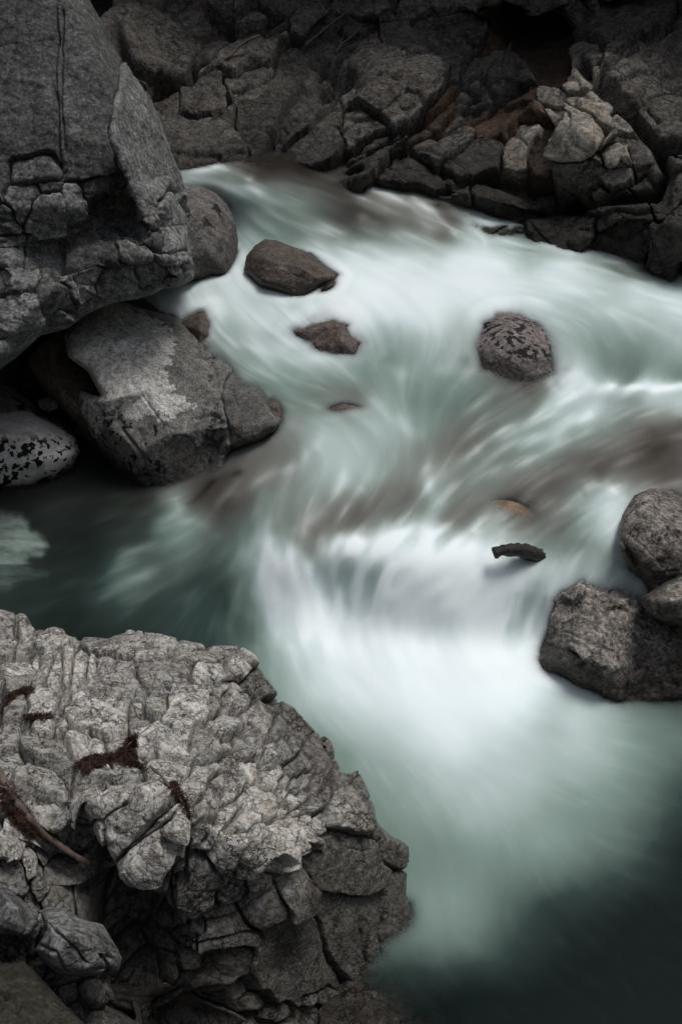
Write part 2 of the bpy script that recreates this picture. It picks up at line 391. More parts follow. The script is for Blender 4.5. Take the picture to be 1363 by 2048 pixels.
    if seeds is not None:
        root = empty(name, org)
        if back: mk('rock_core', Vb, np.array(fb), mat, root, Ab, org)
        kids = 0; small = np.zeros(len(F), bool)
        for i in range(len(seeds)):
            s_ = fid == i; n = s_.sum()
            if n == 0: continue
            if n < minf: small |= s_; continue
            v, f, a = sub(P, F, A, s_)
            mm = splitkids(i) if splitkids else None
            mk(part, v, f, mm or mat, root, a, org); kids += 1
        if small.any():
            v, f, a = sub(P, F, A, small); mk('rock_chips', v, f, mat, root, a, org)
    else:
        v, f, a = sub(P, F, A, np.ones(len(F), bool)); nv = len(v)
        f3 = np.concatenate([f[:, [0, 1, 2]], f[:, [0, 2, 3]]])
        fbk = np.array(fb)+nv
        VV = np.concatenate([v, Vb]); FF = np.concatenate([f3, fbk]) if back else f3
        AA = {k: np.concatenate([a[k], Ab[k]]) for k in a}
        root = mk(name, VV if back else v, FF, mat, None, AA if back else a, org)
    tag(root, label, cat, group, kind)
    return root
def nz(amp, sc, o=5, s=0, ridge=False, g=.5): return lambda P: amp*fbm(P*sc, o, s, g, ridge)
def seedfill(exp, x0, x1, y0, y1, rx, ry, ang, rs, asp=.35):
    rg = random.Random(rs); out = list(exp); y = y0; row = 0
    ca, sa = math.cos(rad(ang)), math.sin(rad(ang))
    while y < y1:
        x = x0+(row % 2)*rx*.8
        while x < x1:
            cx = x+rg.uniform(-.5, .5)*rx; cy = y+rg.uniform(-.5, .5)*ry; ok = True
            for e in exp:
                c2, s2 = math.cos(rad(e[4])), math.sin(rad(e[4]))
                if math.hypot(((cx-e[0])*c2+(cy-e[1])*s2)/e[2], (-(cx-e[0])*s2+(cy-e[1])*c2)/e[3]) < 1.25: ok = False; break
            if ok:
                k = rg.uniform(.6, 1.25); out.append((cx, cy, rx*.55*k, ry*.55*k*rg.uniform(.8, 1.3), ang+rg.uniform(-18, 18)))
            x += rx*1.0
        y += ry*1.0; row += 1
    return out

# ================================================================ CANYON WALL
def cliff_disp(P, X):
    a, e, c, h = facets(P, .55, 11, .5, .5, rot3(0, 38, 15)@np.diag([.55, 1, 1.3]), .35, .07, .35)
    b, e2, c2, h2 = facets(P, .15, 21, .5, .5, rot3(10, 38, 0)@np.diag([.5, 1, 1.2]), .4, .08, .3)
    k = np.clip(fbm(P*.9, 2, 77)+.35, 0, 1)
    c3, *_ = facets(P, .07, 25, .5, .6, rot3(10, 38, 0)@np.diag([.5, 1, 1.2]), .4, .08, .3)
    return .075*a+(.026*b+.010*c3)*(.1+k)+.012*fbm(P*7, 5, 3, .55)+.1*fbm(P*.8, 3, 8)+.006*fbm(P*28, 3, 9, .6)
cl_seeds = [(315, 105, 78, 52, 8, .9), (430, 100, 28, 48, 25, .2), (480, 160, 55, 26, -38, .3), (560, 235, 90, 44, -40, .7), (400, 250, 60, 30, 12, 0), (340, 195, 26, 36, 0, -1),
    (640, 285, 70, 42, -38, .5), (784, 180, 72, 62, 15, 1), (705, 255, 52, 34, -35, .3), (850, 105, 70, 32, 18, .2), (905, 55, 62, 32, 12, .1), (975, 130, 50, 28, -35, .4), (872, 228, 66, 20, -38, .7), (930, 185, 56, 18, -38, .3),
    (1075, 75, 62, 62, 0, -.9), (1000, 60, 40, 50, 0, -.6), (1180, 105, 46, 30, -40, .2), (1290, 130, 118, 50, -45, .7), (1168, 160, 26, 36, 5, 1.1, 0, .4, 1), (1170, 290, 33, 52, 12, 1.5, -.6, .3, 1.4), (1222, 325, 40, 34, -20, 1, .6, .6, .9),
    (1195, 225, 40, 26, 45, 1.2, .2, .2, 1), (1245, 250, 46, 20, 45, .9, .5, 0, .9), (1112, 208, 24, 16, 10, 1.3, 0, 0, 1.2), (1120, 246, 17, 14, 0, 1, 0, 0, 1.2), (1040, 290, 20, 46, 28, .5, 0, 0, 1), (1090, 315, 24, 52, 12, 0), (1000, 235, 62, 42, -25, .1),
    (1192, 385, 32, 15, -15, .9), (1265, 310, 24, 46, -30, .5), (1330, 250, 50, 40, 0, .4), (1250, 425, 80, 32, -12, .5), (860, 365, 88, 34, 10, .1), (950, 320, 60, 30, -30, .2), (1030, 390, 90, 34, 5, -.8), (1330, 400, 45, 50, -30, .3), (545, 340, 26, 14, 5, .5), (620, 340, 70, 18, 3, -.6), (700, 60, 40, 30, -40, .6), (620, 40, 50, 30, -35, .2), (540, 60, 45, 30, -40, 0)]
cl_seeds = seedfill(cl_seeds, -420, 1850, -900, 620, 150, 85, -36, 4)
pale_ids = {i for i, s in enumerate(cl_seeds[:45]) if (s[0], s[1]) in {(1168, 160), (1170, 290), (1222, 325), (1195, 225), (1245, 250), (1112, 208), (1120, 246), (1040, 290), (1192, 385)}}
rust_ids = {i for i, s in enumerate(cl_seeds[:45]) if (s[0], s[1]) in {(1075, 75), (1000, 60), (1090, 315), (1000, 235), (872, 228)}}
cxs = np.concatenate([np.arange(-420, 180, 12), np.arange(180, 1400, 2.6), np.arange(1400, 1850, 12)])
cys = np.concatenate([np.arange(-900, -40, 14), np.arange(-40, 620, 2.6)])
cliff = relief('canyon_cliff', [(-400, -880), (1830, -880), (1830, 610), (1600, 610), (1363, 560), (1240, 528), (1100, 506), (980, 486), (930, 455), (880, 432), (830, 412), (760, 392), (700, 384), (620, 368), (540, 358), (440, 346), (350, 345), (-400, 345)],
    [(-400, 345, 'z', 1.7), (200, 345, 'z', 1.72), (350, 345, 'z', 1.72), (540, 358, 'z', 1.66), (700, 384, 'z', 1.57), (830, 412, 'z', 1.48), (930, 455, 'z', 1.3), (980, 486, 'z', 1.2), (1100, 506, 'z', 1.13), (1240, 528, 'z', 1.1), (1363, 560, 'z', 1.05), (1830, 610, 'z', 1.0),
     (-400, 100, 't', 11), (250, 250, 't', 10.5), (300, 100, 't', 11.1), (300, 0, 't', 11.9), (480, 150, 't', 11.0), (560, 250, 't', 10.4), (600, 100, 't', 11.5), (690, 60, 't', 11.9), (700, 250, 't', 10.3), (780, 160, 't', 10.5), (860, 60, 't', 11.6), (880, 220, 't', 10.5), (850, 350, 't', 10.0),
     (1000, 150, 't', 11.0), (1060, 60, 't', 12.1), (1000, 300, 't', 10.2), (1000, 400, 't', 9.9), (1090, 260, 't', 10.1), (1168, 280, 't', 9.45), (1180, 150, 't', 9.9), (1240, 330, 't', 9.5), (1130, 400, 't', 9.75), (1250, 430, 't', 9.35), (1300, 150, 't', 9.9), (1363, 0, 't', 10.8), (1363, 300, 't', 9.3), (1200, 0, 't', 11.3), (1363, 450, 't', 9.1),
     (-400, -880, 't', 9.6), (300, -880, 't', 9.6), (1000, -880, 't', 9.2), (1830, -880, 't', 8.0), (1830, 100, 't', 8.8), (300, -300, 't', 11.2), (700, -300, 't', 11.0), (1200, -300, 't', 10.3), (1600, -300, 't', 9.3), (700, -80, 't', 11.9), (1100, -80, 't', 11.6)],  # wall made to bulge forward above the frame, added to shade its top
    M_CLIFF, grid=(cxs, cys), sm=3, roll=(8, .03), seeds=cl_seeds, seed_amp=(.09, .12, .0), warp=(24, 90), pw=6, crack_px=2.2, crack_d=.13, lines=[([(650, 352), (760, 300), (860, 235), (905, 195), (960, 185)], 6, .2), ([(1160, 125), (1200, 185), (1262, 240), (1312, 300), (1332, 350), (1310, 392), (1180, 405), (1110, 402)], 9, .28), ([(1200, 172), (1280, 100), (1363, 40)], 5, .15),
    ([(240, 105), (262, 160), (330, 166), (378, 160), (392, 130)], 10, .25), ([(520, 335), (560, 250), (600, 190), (680, 110)], 6, .18), ([(1020, 40), (1080, 90), (1140, 40)], 30, .15), ([(540, 352), (620, 358), (720, 352)], 9, .18), ([(900, 420), (1000, 428), (1150, 405)], 20, .3), ([(740, 305), (820, 292), (980, 220), (1040, 130)], 4, .14), ([(800, 105), (880, 140), (960, 185)], 4, .12), ([(420, 20), (470, 60), (560, 30)], 10, .3), ([(640, 110), (690, 160), (650, 190)], 14, .3), ([(960, 150), (1000, 190), (1040, 170)], 5, .15)],
    disp=cliff_disp, wetz=1.45, wetspan=.9,
    ragged=5, rs=2, back=False, splitkids=lambda i: M_PALE if i in pale_ids else M_RUST if i in rust_ids else None)
tag(cliff, 'dark fractured canyon wall rising behind the river', None, None, 'structure')

# ================================================================ LEFT OVERHANGING ROCK
def left_disp(P, X):
    low = np.clip((X[:, 1]-330-.15*X[:, 0])/120, 0, 1)
    a, *_ = facets(P, .5, 41, .35, .5, rot3(0, 10, 10)@np.diag([.6, 1, 1.6]), .3, .05, .25)
    b, *_ = facets(P, .16, 47, .4, .5, rot3(10, 15, 0)@np.diag([.5, 1, 1.7]), .4, .07, .25)
    c3, *_ = facets(P, .06, 49, .5, .5, rot3(10, 15, 0)@np.diag([.5, 1, 1.7]), .4, .08, .25)
    return low*(.07*a+.022*b+.007*c3)+.012*b+.015*fbm(P*6, 5, 13, .6)+.05*fbm(P*1.3, 3, 18)+.007*fbm(P*30, 3, 19, .6)
L_seeds = [(40, 150, 85, 260, 0, .1, 0, .1, .12), (185, 130, 75, 230, 0, .15, 0, .1, .25), (60, 340, 60, 40, -10, .1), (270, 300, 60, 220, -17, .3, .4, 0, .75), (45, 395, 40, 50, 0, .1), (90, 430, 40, 42, 2, .5, 0, .2, .9), (15, 440, 22, 36, 0, .3), (150, 415, 24, 50, -5, .3, .4, .1, 1),  # dark tints on the upper blocks paint the falloff towards the frame corner
    (210, 370, 60, 22, -15, .3), (230, 420, 55, 40, 20, -1.3, 0, 0, .5), (190, 460, 50, 30, -15, -.9, 0, 0, .5), (290, 470, 55, 26, 25, -.4), (340, 440, 34, 90, -20, .7, .3, 0, 1), (90, 500, 36, 34, 0, -.6), (20, 500, 34, 30, 0, .1), (190, 510, 60, 24, 0, .3), (270, 505, 40, 22, 5, .2),
    (350, 525, 40, 28, -25, .6, .3, .3, 1), (310, 545, 45, 22, -15, .3), (35, 565, 44, 26, 5, .5, 0, .3, .9), (40, 625, 48, 42, -8, .3, 0, .3, 1), (115, 590, 36, 42, 10, 0), (160, 570, 50, 36, 0, .1), (110, 640, 30, 24, -30, .1), (220, 570, 60, 26, -22, .2), (30, 690, 40, 24, -30, 0)]
left = relief('overhanging_rock', [(-260, -500), (130, -500), (150, -200), (175, 0), (200, 50), (222, 105), (262, 160), (292, 205), (312, 250), (335, 310), (352, 350), (366, 400), (374, 450), (372, 490), (384, 530), (380, 552), (352, 566), (320, 570), (300, 582), (255, 592), (215, 602), (170, 622), (140, 648), (85, 662), (40, 705), (0, 735), (-260, 850)],
    [(-260, -500, 't', 6.9), (130, -500, 't', 7.1), (-260, -200, 't', 7.5), (-260, 300, 't', 7.4), (-260, 850, 't', 7.0), (0, -200, 't', 7.7), (150, -200, 't', 7.9), (0, 0, 't', 7.75), (130, 0, 't', 7.8), (175, 0, 't', 8.1), (225, 105, 't', 8.2), (262, 160, 't', 8.3), (312, 250, 't', 8.45), (352, 350, 't', 8.6), (374, 450, 't', 8.6), (376, 500, 't', 8.3), (0, 300, 't', 7.35), (130, 280, 't', 7.35), (200, 150, 't', 7.6),  # unseen upper part added, leaning forward to shade the top left
     (232, 290, 't', 7.5), (262, 370, 't', 7.6), (300, 460, 't', 7.7), (350, 512, 't', 7.8), (340, 400, 't', 8.1), (0, 420, 't', 7.25), (125, 410, 't', 7.3), (165, 420, 't', 7.5), (230, 410, 't', 7.95), (210, 460, 't', 7.9), (120, 500, 't', 7.6), (150, 545, 't', 7.5), (260, 510, 't', 7.65), (350, 545, 't', 7.85), (300, 575, 't', 8.0), (220, 600, 't', 7.8), (90, 655, 't', 7.5), (0, 500, 't', 7.35), (30, 560, 't', 7.2), (60, 620, 't', 7.15), (0, 700, 't', 7.2), (0, 735, 't', 7.4)],
    M_LEFT, grid=(np.concatenate([np.arange(-270, -20, 10), np.arange(-20, 390, 2.4)]), np.concatenate([np.arange(-510, -20, 10), np.arange(-20, 740, 2.4), np.arange(745, 860, 8)])), sm=3, roll=(26, .3), seeds=L_seeds, seed_amp=(.07, .06, .01), pw=5, warp=(9, 45), crack_px=2.6, crack_d=.06, disp=left_disp,
    lines=[([(130, 30), (127, 110), (125, 200), (130, 280), (134, 360)], 1.8, .06), ([(0, 98), (50, 92), (110, 84)], 1.2, .02), ([(120, 60), (95, 110), (78, 150), (72, 200), (70, 270)], 1.2, .018), ([(128, 215), (105, 260), (85, 300)], 1.2, .015), ([(36, 20), (36, 110)], 1.2, .014), ([(50, 30), (65, 110)], 1.2, .01)],
    grow=9, thick=1.6, rs=3, ragged=3.5, cat='rock', label='huge dark grey overhanging rock with a long vertical crack at the left edge')

# ================================================================ BANK BEHIND THE LEFT ROCKS
bank = relief('rocky_bank', [(-300, 500), (300, 560), (360, 640), (420, 760), (440, 900), (430, 985), (200, 990), (-300, 990)],
    [(-300, 500, 't', 9), (300, 560, 't', 9.4), (440, 900, 't', 8.8), (430, 985, 't', 8.7), (-300, 990, 't', 8.8), (100, 800, 't', 9.0), (100, 990, 't', 8.8)],
    M_CLIFF, step=6, roll=(10, .1), disp=lambda P, X: .3*facets(P, .4, 91)[0]+.08*fbm(P*5, 4, 2), wetz=1.5, wetspan=.8, nowash=True)
for k in ('category', 'label'):
    if k in bank: del bank[k]
tag(bank, 'dark rocky bank in the hollow beneath the overhanging rock', None, None, 'structure')

# ================================================================ BOULDERS
def bdisp(a1, s1, a2, s2, s=0, fa=0, fs=.5):
    def f(P, X):
        d = a1*fbm(P*s1, 3, s)+a2*fbm(P*s2, 5, s+7, .6)+.0035*fbm(P*40, 3, s+3, .6)
        if fa: d = d+fa*facets(P, fs, s+60, .6, .3, None, .3, .03, .12)[0]
        return d
    return f
relief('slab_stone', [(128, 655), (200, 640), (260, 700), (300, 960), (280, 985), (240, 950), (190, 905), (150, 845), (100, 790), (62, 740), (58, 722), (84, 690)],
    [(128, 655, 't', 8.5), (200, 640, 't', 8.9), (260, 700, 't', 8.9), (58, 730, 't', 8.7), (100, 730, 't', 8.5), (130, 800, 't', 8.45), (200, 860, 't', 8.42), (280, 985, 't', 8.35), (170, 900, 't', 8.6), (300, 960, 't', 8.5)],
    M_BRN, roll=(22, .2), sm=6, disp=bdisp(.04, 2, .012, 9, 5, .05), wetz=.25, label='smooth brown slab leaning in the shadow left of the two-tone boulder', cat='stone', thick=.5, rs=5)
def crust(X):
    pl = np.array([(150, 640), (200, 600), (262, 612), (330, 655), (355, 685), (330, 735), (345, 780), (385, 815), (350, 835), (300, 835), (230, 830), (195, 870), (160, 800), (125, 700)], float)
    i, d, n = poly_dist(pl, X); sgn = np.where(i, d, -d)
    return np.clip(.5+sgn/60, 0, 1)
two = relief('two_tone_boulder', [(132, 668), (160, 628), (205, 602), (255, 606), (300, 622), (350, 633), (380, 650), (442, 690), (470, 722), (505, 752), (528, 770), (548, 805), (562, 838), (548, 862), (520, 880), (455, 905), (445, 1000), (330, 1010), (292, 985), (255, 962), (212, 915), (178, 870), (150, 815), (160, 780), (185, 790), (208, 792), (180, 745), (138, 712)],
    [(132, 668, 't', 8.35), (205, 602, 't', 8.85), (300, 622, 't', 8.95), (380, 650, 't', 8.95), (442, 690, 't', 8.9), (138, 712, 't', 8.15), (200, 680, 't', 8.25), (300, 690, 't', 8.35), (180, 745, 't', 8.15), (212, 800, 't', 8.02), (300, 780, 't', 8.12), (165, 790, 't', 8.45), (150, 815, 't', 8.55), (178, 870, 't', 8.5), (215, 850, 't', 8.15), (400, 760, 't', 8.3), (440, 800, 't', 8.18),
     (240, 900, 't', 8.2), (280, 900, 't', 8.05), (340, 870, 't', 7.98), (400, 860, 't', 8.02), (430, 900, 't', 8.1), (330, 970, 't', 8.18), (292, 985, 't', 8.3), (400, 1000, 't', 8.2), (450, 740, 't', 8.5), (505, 752, 't', 8.6), (548, 805, 't', 8.2), (470, 850, 't', 7.9), (562, 838, 't', 7.85), (545, 850, 't', 7.78), (548, 862, 't', 7.76), (455, 905, 't', 7.95), (520, 880, 't', 7.8), (520, 800, 't', 8.05)],
    M_MID, step=2.2, sm=5, roll=(22, .22), disp=bdisp(.03, 2, .013, 8, 11, .03, .45), wetz=.05, wetspan=.35, rs=6, ragged=3.5, thick=.9, warp=(7, 30), crack_px=2.6, crack_d=.05, seeds=[(300, 800, 165, 190, 20, .3, 0, 0, .8), (508, 815, 68, 92, -15, .1, 0, .1, .5)], seed_amp=(.03, .01, .0),
    lines=[([(285, 790), (320, 840), (350, 860)], 1.4, .012), ([(395, 838), (425, 832), (440, 838)], 2.5, .03), ([(248, 860), (290, 920), (300, 965)], 3, .03), ([(395, 680), (430, 740), (436, 780)], 2, .02), ([(240, 700), (300, 760)], 1.3, .008)],
    crust=crust, spot=lambda X: np.clip(.15+((X[:, 1]-790)/60)*(X[:, 0] < 330)+np.clip(1-np.abs(X[:, 0]-430)/60, 0, 1)*.7, 0, 1),
    label='large two-tone boulder with pale crusted left half and cracked dark right side', cat='boulder')
relief('knob_stone', [(352, 650), (372, 630), (400, 621), (428, 622), (440, 645), (443, 690), (400, 705), (360, 680)],
    [(352, 650, 't', 9.0), (400, 621, 't', 9.0), (440, 645, 't', 9.0), (443, 690, 't', 8.85), (400, 660, 't', 8.75), (400, 705, 't', 8.8)], M_BRN, sm=4, roll=(16, .14), disp=bdisp(.02, 3, .01, 10, 31, .02, .3),
    label='small dark knob-shaped stone on the top edge of the two-tone boulder', cat='stone', thick=.3, rs=7)
relief('tip_stone', [(545, 795), (560, 808), (570, 835), (566, 850), (552, 860), (535, 850), (530, 810)],
    [(530, 810, 't', 8.12), (570, 835, 't', 8.02), (550, 830, 't', 7.92), (552, 860, 't', 7.92)], M_BRN, sm=4, roll=(12, .12), disp=bdisp(.01, 3, .006, 10, 32),
    label='tiny dark wet stone at the right tip of the two-tone boulder', cat='stone', thick=.2, rs=8)
relief('white_boulder', [(-160, 800), (-60, 815), (0, 822), (60, 822), (115, 848), (148, 872), (158, 905), (148, 938), (110, 965), (60, 985), (0, 985), (-160, 1000)],
    [(-160, 800, 't', 8.3), (0, 815, 't', 8.5), (60, 820, 't', 8.55), (148, 872, 't', 8.5), (158, 905, 't', 8.45), (60, 870, 't', 8.12), (0, 870, 't', 8.05), (-160, 900, 't', 8.0), (80, 920, 't', 8.15), (0, 940, 't', 8.15), (110, 965, 't', 8.4), (60, 985, 't', 8.35), (-160, 1000, 't', 8.3), (0, 985, 't', 8.3)],
    M_WHITE, sm=9, roll=(30, .25), disp=bdisp(.04, 2, .008, 8, 41), ragged=2, rs=9, spot=lambda X: np.clip((X[:, 1]-858)/25, 0, 1)*np.clip((985-X[:, 1])/10, 0, 1), wetz=-.02, wetspan=.2,
    label='rounded white boulder with black lichen spots by the dark eddy', cat='boulder')
relief('smooth_stone', [(-160, 760), (0, 770), (30, 778), (60, 800), (85, 830), (60, 850), (0, 850), (-160, 860)],
    [(-160, 760, 't', 8.7), (0, 770, 't', 8.75), (60, 800, 't', 8.75), (85, 830, 't', 8.6), (0, 820, 't', 8.5), (0, 850, 't', 8.55), (-160, 860, 't', 8.5)], M_SMOOTH, sm=6, roll=(22, .2), disp=bdisp(.03, 3, .008, 10, 43), rs=10, wetz=.2,
    label='smooth grey stone behind the white spotted boulder at the left edge', cat='stone', thick=.5)
relief('pebble', [(76, 800), (95, 793), (112, 800), (116, 815), (98, 822), (80, 815)], [(76, 800, 't', 8.6), (95, 793, 't', 8.65), (112, 800, 't', 8.6), (98, 808, 't', 8.5), (98, 822, 't', 8.55)], M_SMOOTH, step=1.6, sm=2, roll=(8, .06), disp=bdisp(.01, 4, .005, 12, 45),
    label='grey pebble lodged above the white spotted boulder', cat='pebble', thick=.1, rs=11)
relief('wedge_stone', [(225, 590), (270, 585), (292, 600), (345, 640), (300, 680), (240, 650)], [(225, 590, 't', 9.1), (292, 600, 't', 9.1), (345, 640, 't', 9.1), (270, 640, 't', 9.0), (300, 680, 't', 9.0)], M_CLIFF, step=3, sm=3, roll=(10, .1), disp=bdisp(.03, 3, .01, 10, 46), rs=12, wetz=1.5,
    label='black wedge of rock between the overhanging rock and the two-tone boulder', cat='rock', thick=.4)
relief('round_boulder', [(330, 380), (362, 369), (400, 373), (432, 388), (455, 412), (470, 445), (475, 480), (474, 520), (460, 560), (360, 560), (320, 470)],
    [(330, 380, 't', 9.6), (362, 369, 't', 9.6), (432, 388, 't', 9.6), (470, 445, 't', 9.55), (475, 480, 't', 9.5), (460, 560, 't', 9.35), (400, 440, 't', 9.25), (360, 440, 't', 9.2), (420, 500, 't', 9.2), (370, 520, 't', 9.2), (320, 470, 't', 9.5)],
    M_SMOOTH, sm=9, roll=(30, .25), disp=bdisp(.03, 2, .008, 8, 51), ragged=1.5, rs=13, spot=lambda X: np.exp(-((X[:, 0]-425)/22)**2-((X[:, 1]-425)/35)**2)*1.6, wetz=1.0, wetspan=.6,
    label='rounded grey boulder with a black patch beside the upper slide, behind the overhanging rock', cat='boulder')
relief('midstream_boulder', [(495, 512), (512, 492), (530, 480), (552, 481), (585, 494), (620, 508), (648, 530), (676, 550), (665, 575), (600, 600), (520, 570), (490, 540)],
    [(495, 512, 't', 9.25), (540, 480, 't', 9.35), (585, 494, 't', 9.35), (648, 530, 't', 9.25), (676, 550, 't', 9.1), (540, 520, 't', 9.05), (600, 530, 't', 9.0), (635, 555, 't', 8.95), (560, 560, 't', 9.0), (600, 600, 't', 8.98), (520, 570, 't', 9.05)],
    M_BRN, step=2, sm=5, roll=(18, .16), disp=bdisp(.03, 2.5, .008, 9, 53, .02, .4), ragged=1.5, rs=14, wetz=1.13, wetspan=.12,
    label='smooth brown boulder poking out of the white water below the upper slide', cat='boulder', thick=.5)
relief('veiled_boulder', [(585, 660), (625, 628), (665, 612), (688, 622), (712, 642), (735, 664), (745, 690), (730, 730), (620, 740), (580, 700)],
    [(585, 660, 'z', 1.0), (665, 612, 't', 8.96), (712, 642, 't', 8.86), (745, 690, 't', 8.65), (670, 650, 't', 8.67), (680, 660, 't', 8.59), (690, 690, 't', 8.51), (620, 690, 't', 8.61), (730, 730, 't', 8.55), (620, 740, 't', 8.61), (580, 700, 't', 8.76)],
    M_BRN, step=2, sm=5, roll=(14, .12), disp=bdisp(.03, 2.5, .01, 9, 55, .02, .4), ragged=1.5, rs=15, wetz=.5,
    label='lower brown boulder half sunk in white water, downstream of the smooth brown one', cat='boulder', thick=.5)
relief('speckled_boulder', [(935, 700), (950, 672), (968, 650), (1000, 635), (1040, 632), (1075, 645), (1105, 668), (1130, 695), (1142, 722), (1130, 770), (1050, 800), (950, 780), (925, 740)],
    [(935, 700, 't', 8.5), (968, 650, 't', 8.6), (1010, 635, 't', 8.62), (1075, 645, 't', 8.62), (1130, 695, 't', 8.5), (1142, 722, 't', 8.4), (985, 700, 't', 8.22), (1010, 670, 't', 8.3), (1060, 690, 't', 8.22), (1050, 740, 't', 8.14), (960, 740, 't', 8.25), (1110, 750, 't', 8.2), (1050, 800, 't', 8.12), (950, 780, 't', 8.2)],
    M_SPK, step=2, sm=7, roll=(24, .2), disp=bdisp(.03, 2.2, .008, 9, 57), ragged=1.5, grow=13, rs=16, wetz=.9, wetspan=.08, spot=lambda X: np.clip((735-X[:, 1])/20, 0, 1),
    label='rounded boulder speckled with black lichen alone in mid river', cat='boulder', thick=.6)
relief('granite_boulder', [(1235, 1065), (1245, 1030), (1268, 992), (1300, 976), (1335, 980), (1380, 1000), (1480, 1040), (1480, 1200), (1300, 1210), (1290, 1165), (1255, 1130), (1238, 1100)],
    [(1235, 1065, 't', 6.48), (1268, 992, 't', 6.68), (1300, 976, 't', 6.78), (1380, 1000, 't', 6.78), (1480, 1040, 't', 6.78), (1300, 1040, 't', 6.33), (1340, 1060, 't', 6.28), (1260, 1090, 't', 6.33), (1310, 1150, 't', 6.33), (1363, 1150, 't', 6.33), (1480, 1200, 't', 6.38), (1290, 1165, 't', 6.43)],
    M_GRAN, step=2.2, sm=7, roll=(26, .2), disp=bdisp(.04, 2.2, .016, 8, 61, .04, .35), ragged=2.5, rs=17, wetz=.62, wetspan=.3, label='rounded granite boulder at the right edge, above the larger granite block', cat='boulder', thick=.6,
    spot=lambda X: np.zeros(len(X)))
relief('corner_stone', [(1345, 965), (1355, 952), (1380, 945), (1450, 950), (1450, 1000), (1363, 992), (1348, 982)], [(1345, 970, 't', 7.25), (1380, 945, 't', 7.3), (1450, 950, 't', 7.3), (1380, 970, 't', 7.1), (1450, 1000, 't', 7.15), (1363, 992, 't', 7.15)],
    M_GRAN, step=2.5, sm=4, roll=(12, .1), disp=bdisp(.02, 3, .008, 9, 63), rs=18, label='small grey stone cut off by the right edge, behind the granite boulder', cat='stone', thick=.3)
relief('granite_block', [(1080, 1300), (1095, 1245), (1115, 1195), (1140, 1165), (1150, 1140), (1172, 1126), (1205, 1128), (1245, 1140), (1280, 1148), (1302, 1165), (1400, 1230), (1480, 1280), (1480, 1400), (1363, 1395), (1250, 1420), (1180, 1400), (1140, 1370), (1085, 1330)],
    [(1080, 1300, 't', 6.55), (1115, 1195, 't', 6.65), (1150, 1140, 't', 6.75), (1172, 1126, 't', 6.8), (1245, 1140, 't', 6.8), (1302, 1165, 't', 6.75), (1400, 1230, 't', 6.7), (1480, 1280, 't', 6.7), (1170, 1180, 't', 6.45), (1240, 1190, 't', 6.4), (1150, 1260, 't', 6.3), (1220, 1260, 't', 6.2), (1170, 1320, 't', 6.15), (1210, 1330, 't', 6.12), (1300, 1260, 't', 6.35),
     (1300, 1340, 't', 6.25), (1400, 1340, 't', 6.3), (1100, 1330, 't', 6.42), (1180, 1370, 't', 6.35), (1250, 1420, 't', 6.3), (1363, 1395, 't', 6.3), (1480, 1400, 't', 6.4), (1120, 1290, 't', 6.35)],
    M_GRAN, step=2.2, sm=6, roll=(26, .2), disp=bdisp(.05, 2.2, .02, 8, 65, .07, .3), ragged=2.5, grow=8, rs=19, wetz=.1, wetspan=.3, lines=[([(1140, 1300), (1165, 1335), (1210, 1335)], 4, .04), ([(1270, 1180), (1262, 1215)], 3, .03)],
    label='large lumpy granite block at the foot of the falls on the right', cat='boulder', thick=.8)
relief('dark_cobble', [(1280, 1195), (1310, 1178), (1345, 1155), (1400, 1135), (1480, 1150), (1480, 1250), (1363, 1250), (1320, 1240), (1290, 1225)],
    [(1280, 1195, 't', 6.18), (1345, 1155, 't', 6.28), (1400, 1135, 't', 6.28), (1480, 1150, 't', 6.28), (1340, 1200, 't', 5.98), (1400, 1200, 't', 5.93), (1320, 1240, 't', 6.06), (1480, 1250, 't', 5.98), (1363, 1250, 't', 6.03)],
    M_GRAN, step=2.5, sm=6, roll=(20, .18), disp=bdisp(.03, 3, .012, 8, 67), ragged=2, rs=20, wetz=.55, wetspan=.2, label='dark cobble wedged between the granite boulder and the granite block', cat='stone', thick=.4)
def sunk(nm, cx, cy, rx, ry, ang, z, dep, mat, label, s):
    """a round riverbed stone whose top lies `dep` metres under the water surface at height z"""
    bpy_bm = __import__('bmesh'); bm = bpy_bm.new(); bpy_bm.ops.create_icosphere(bm, subdivisions=4, radius=1)
    V = np.array([v.co[:] for v in bm.verts]); F = np.array([[v.index for v in f.verts] for f in bm.faces]); bm.free()
    t = float(tz(cx, cy, z)); c = at(np.array(float(cx)), np.array(float(cy)), np.array(t)); wx = rx*K*t; wy = ry*K*t*1.25; wz = .22+.25*wx
    V = V*(1+.1*fbm(V*1.5+s, 3, s)[:, None]); ca, sa = math.cos(rad(ang)), math.sin(rad(ang))
    V = V*np.array([wx, wy, wz]); V = V@np.array([[ca, sa, 0], [-sa, ca, 0], [0, 0, 1]]).T
    V = V+c-np.array([0, 0, wz+dep]); BV.append((V, np.concatenate([F, F[:, :1]], 1)))
    n = len(V); o = mk(nm, V, F, mat, None, {'tint': np.full(n, .7), 'wet': np.full(n, .2), 'spot': np.zeros(n), 'crust': np.zeros(n)}, V.min(0)*np.array([0, 0, 1])+c*np.array([1, 1, 0]))
    tag(o, label, 'stone', 'drowned riverbed stones'); return o
sunk('drowned_stone', 1020, 1002, 80, 42, 25, .665, .014, M_AMBER, 'orange-brown drowned stone seen through thin water above the stick', 3)
sunk('drowned_stone', 690, 800, 60, 26, 0, .80, .045, M_BRN, 'dark drowned stone right of the tip of the two-tone boulder', 5)

